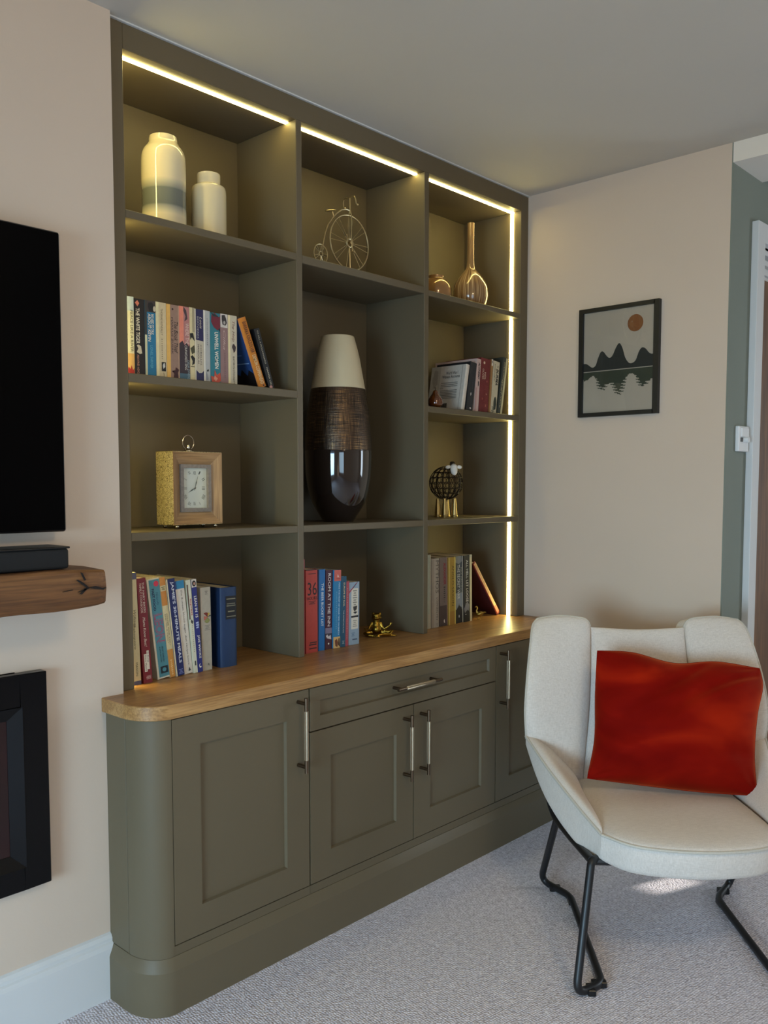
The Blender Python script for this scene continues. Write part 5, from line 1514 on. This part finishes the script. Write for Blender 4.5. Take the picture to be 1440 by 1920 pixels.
def armchair():
    t = thing('armchair', 'pale grey linen armchair with black tube legs on the carpet', 'armchair', (0.9502, -1.0953, 0), (0, 0, math.radians(-49.055)))
    Z = 0.383
    # --- seat: front rim bowed, back edge under the backrest
    fr = [(-0.228, 0.055, Z), (-0.150, -0.020, Z), (0, -0.052, Z + 0.002), (0.150, -0.020, Z), (0.228, 0.055, Z)]
    bk = [(-0.210, 0.520, Z - 0.012), (0, 0.535, Z - 0.015), (0.210, 0.520, Z - 0.012)]
    lf = [(-0.228, 0.055, Z), (-0.222, 0.28, Z - 0.006), (-0.210, 0.520, Z - 0.012)]
    rt = [(0.228, 0.055, Z), (0.222, 0.28, Z - 0.006), (0.210, 0.520, Z - 0.012)]
    P = coons(fr, bk, lf, rt)
    m, rim = pad(P, normal_of(P), 0.082, 0.022, 36, 24, inset=0.0, side=0.74, D=lambda u, v: Vector((0, 0.018, -0.088)))
    seat = m.build('seat', LINEN, t, smooth=True, angle=50)
    MB().tube([curve3(fr, k / 40) + Vector((0, -0.001, 0.0)) for k in range(41)], 0.0042, 8).build('piping', PIPING, seat, smooth=True)
    # --- backrest: centre panel and two wings
    def mir(q): return [(-a, b, c) for a, b, c in q]
    c_b = [(-0.190, 0.505, Z - 0.02), (0, 0.520, Z - 0.02), (0.190, 0.505, Z - 0.02)]
    c_t = [(-0.148, 0.640, 0.826), (0, 0.648, 0.818), (0.148, 0.640, 0.826)]
    c_l = [(-0.190, 0.505, Z - 0.02), (-0.160, 0.575, 0.60), (-0.148, 0.640, 0.826)]
    c_r = mir(c_l)
    P = coons(c_b, c_t, c_l, c_r)
    m, rim = pad(P, normal_of(P), 0.075, 0.022, 24, 30, inset=0.02, side=0.8)
    m.build('back_panel', LINEN, t, smooth=True, angle=50)
    for s in (-1, 1):
        f = (lambda q: q) if s < 0 else mir
        w_in = f([(-0.190, 0.505, Z - 0.02), (-0.160, 0.575, 0.60), (-0.148, 0.640, 0.828)])
        w_out = f([(-0.362, 0.515, 0.498), (-0.367, 0.510, 0.590), (-0.358, 0.538, 0.690), (-0.343, 0.585, 0.785), (-0.332, 0.622, 0.832), (-0.316, 0.640, 0.851)])
        w_b = f([(-0.190, 0.505, Z - 0.02), (-0.275, 0.518, 0.425), (-0.362, 0.515, 0.498)])
        w_t = f([(-0.148, 0.640, 0.828), (-0.158, 0.640, 0.846), (-0.180, 0.642, 0.855), (-0.250, 0.644, 0.860), (-0.316, 0.640, 0.851)])
        if s < 0:
            P = coons(w_b[::-1], w_t[::-1], w_out, w_in)
        else:
            P = coons(w_b, w_t, w_in, w_out)
        m, rim = pad(P, normal_of(P), 0.062, 0.020, 22, 30, inset=0.02, side=0.8, D=lambda u, v: Vector((-s * 0.016, 0.060, -0.004)))
        w = m.build('back_wing', LINEN, t, smooth=True, angle=50)
        pp = [curve3(w_out, k / 30) for k in range(31)]
        top = [curve3(w_t, k / 16) for k in range(17)]
        MB().tube(pp + top[::-1][1:], 0.0040, 8).build('piping', PIPING, w, smooth=True)
        # --- arm: rises from the seat edge, outwards to a point against the wing
        a_in = f([(-0.228, 0.055, Z), (-0.228, 0.20, Z), (-0.222, 0.36, Z - 0.004), (-0.206, 0.510, Z - 0.010)])
        a_out = f([(-0.228, 0.055, Z), (-0.268, 0.175, 0.413), (-0.320, 0.345, 0.458), (-0.364, 0.515, 0.506)])
        a_f = f([(-0.228, 0.055, Z), (-0.2281, 0.0551, Z)])
        a_bk = f([(-0.206, 0.510, Z - 0.010), (-0.262, 0.518, 0.432), (-0.325, 0.516, 0.490), (-0.364, 0.515, 0.506)])
        # u runs front to back, v from seat to rim
        def P(u, v, a_in=a_in, a_out=a_out, a_bk=a_bk):
            A = curve3(a_in, u); B = curve3(a_out, u)
            C = curve3(a_bk, v); L = Vector(a_bk[0]).lerp(Vector(a_bk[-1]), v)
            return A.lerp(B, v) + (C - L) * u * u
        m, rim = pad(P, normal_of(P, -1 if s > 0 else 1), 0.070, 0.020, 28, 16, inset=0.0, side=0.74, D=lambda u, v: Vector((s * 0.014 * math.sin(math.pi * u), 0.018 * (1 - u), -0.088 - 0.012 * math.sin(math.pi * u) + 0.052 * u ** 4)))
        arm = m.build('arm', LINEN, t, smooth=True, angle=50)
        MB().tube([curve3(a_out, k / 30) for k in range(31)], 0.0042, 8).build('piping', PIPING, arm, smooth=True)
    # --- bent tube frame: a loop each side
    r = 0.0105
    for s in (-1, 1):
        q = lambda a, b, c: (s * a, b, c)
        loop = [q(0.205, 0.115, 0.306), q(0.252, 0.060, 0.312), q(0.304, -0.034, 0.0115), q(0.228, 0.016, 0.0115), q(0.224, 0.495, 0.0115), q(0.300, 0.600, 0.0115), q(0.283, 0.400, 0.296)]
        pts = round_path(loop, [0, 0.012, 0.035, 0.035, 0.035, 0.05, 0.03, 0], 6)
        MB().tube(pts, r, 12).build('leg_frame', BLKMET, t, smooth=True)
        rail = [q(0.250, 0.064, 0.312), q(0.272, 0.25, 0.300), q(0.288, 0.40, 0.294), q(0.298, 0.45, 0.325), q(0.300, 0.47, 0.365)]
        MB().tube(round_path(rail, 0.06, 6), 0.0115, 12).build('seat_rail', BLKMET, t, smooth=True)
        for (a, b, c, d) in ((0.236, 0.020, 0.030, 0.012), (0.262, -0.008, 0.012, 0.030), (0.226, 0.470, 0.012, 0.030), (0.262, 0.552, 0.026, 0.014)):
            MB().box(s * a - c / 2 - 0.004, s * a + c / 2 + 0.004, b - d / 2 - 0.004, b + d / 2 + 0.004, 0.0005, 0.017).build('floor_glide', BLACKP, t, bevel=0.002, seg=1)
    MB().tube([(-0.285, 0.36, 0.310), (0, 0.36, 0.312), (0.285, 0.36, 0.310)], r, 10).build('cross_bar', BLKMET, t, smooth=True)
    MB().tube([(-0.250, 0.075, 0.306), (0, 0.075, 0.303), (0.250, 0.075, 0.306)], r, 10).build('cross_bar', BLKMET, t, smooth=True)
    return t


armchair()


def cushion():
    A = math.radians(-49.055)
    M = Matrix.Translation((0.9502, -1.0953, 0)) @ Matrix.Rotation(A, 4, 'Z')
    tl, tr, br, bl = Vector((-0.160, 0.465, 0.782)), Vector((0.300, 0.415, 0.742)), Vector((0.254, 0.288, 0.408)), Vector((-0.206, 0.355, 0.430))
    bot = [bl, (bl.lerp(br, .33)) + Vector((0, 0, -.004)), bl.lerp(br, .66) + Vector((0, 0, -.006)), br]
    top = [tl, tl.lerp(tr, .22) + Vector((0, 0, .006)), tl.lerp(tr, .48) + Vector((0, 0, -.012)), tl.lerp(tr, .74) + Vector((0, 0, .006)), tr]
    lef = [bl, bl.lerp(tl, .3) + Vector((.012, 0, 0)), bl.lerp(tl, .65) + Vector((.004, 0, 0)), tl]
    rig = [br, br.lerp(tr, .3) + Vector((-.010, 0, 0)), br.lerp(tr, .62) + Vector((-.004, 0, 0)), br.lerp(tr, .85) + Vector((.010, 0, 0)), tr]
    P = coons(bot, top, lef, rig); N = normal_of(P)
    nu, nv = 56, 48
    def crease(u, v):
        d = 0.0
        for (a, b, c, w, am) in ((0.9, -1, 0.36, 0.05, -0.006), (0.75, -1, 0.10, 0.06, 0.005), (0.55, -1, 0.34, 0.04, -0.004), (0.15, 1, -0.40, 0.05, -0.006)):
            q = (a * u + b * v + c)
            d += am * math.exp(-(q / w) ** 2) * (0.35 + u)
        for cx, cy in ((0, 0), (1, 0), (0, 1), (1, 1)):
            r = math.hypot(u - cx, v - cy); th = math.atan2(abs(v - cy), abs(u - cx) + 1e-6)
            d += 0.0035 * math.sin(th * 9) * math.exp(-(r / 0.16) ** 2)
        return d
    rows = []; rowb = []
    for j in range(nv + 1):
        v = 0.5 - 0.5 * math.cos(math.pi * j / nv)
        a = []; b = []
        for i in range(nu + 1):
            u = 0.5 - 0.5 * math.cos(math.pi * i / nu)
            h = (max(0, 1 - abs(2 * u - 1) ** 2.1) * max(0, 1 - abs(2 * v - 1) ** 2.1)) ** 0.60
            h *= 1 + 0.30 * (0.5 - v)
            p = P(u, v); n = N(u, v)
            a.append(p + n * (0.088 * h + 2.2 * crease(u, v) * min(1, h * 2)))
            b.append(p - n * 0.045 * h)
        rows.append(a); rowb.append(b)
    m = MB().grid(rows).grid([r[::-1] for r in rowb])
    c = M @ Vector((0.05, 0.38, 0.40))
    m.v = [tuple((M @ Vector(p))) for p in m.v]
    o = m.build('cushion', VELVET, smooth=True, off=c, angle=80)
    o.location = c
    tag(o, 'burnt orange velvet cushion propped on the pale linen armchair', 'cushion')
    seam = [P(k / 40, 0) for k in range(41)] + [P(1, k / 40) for k in range(1, 41)] + [P(1 - k / 40, 1) for k in range(1, 41)] + [P(0, 1 - k / 40) for k in range(1, 40)]
    seam = [M @ p for p in seam]
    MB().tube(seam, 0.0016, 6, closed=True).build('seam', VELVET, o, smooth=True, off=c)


cushion()
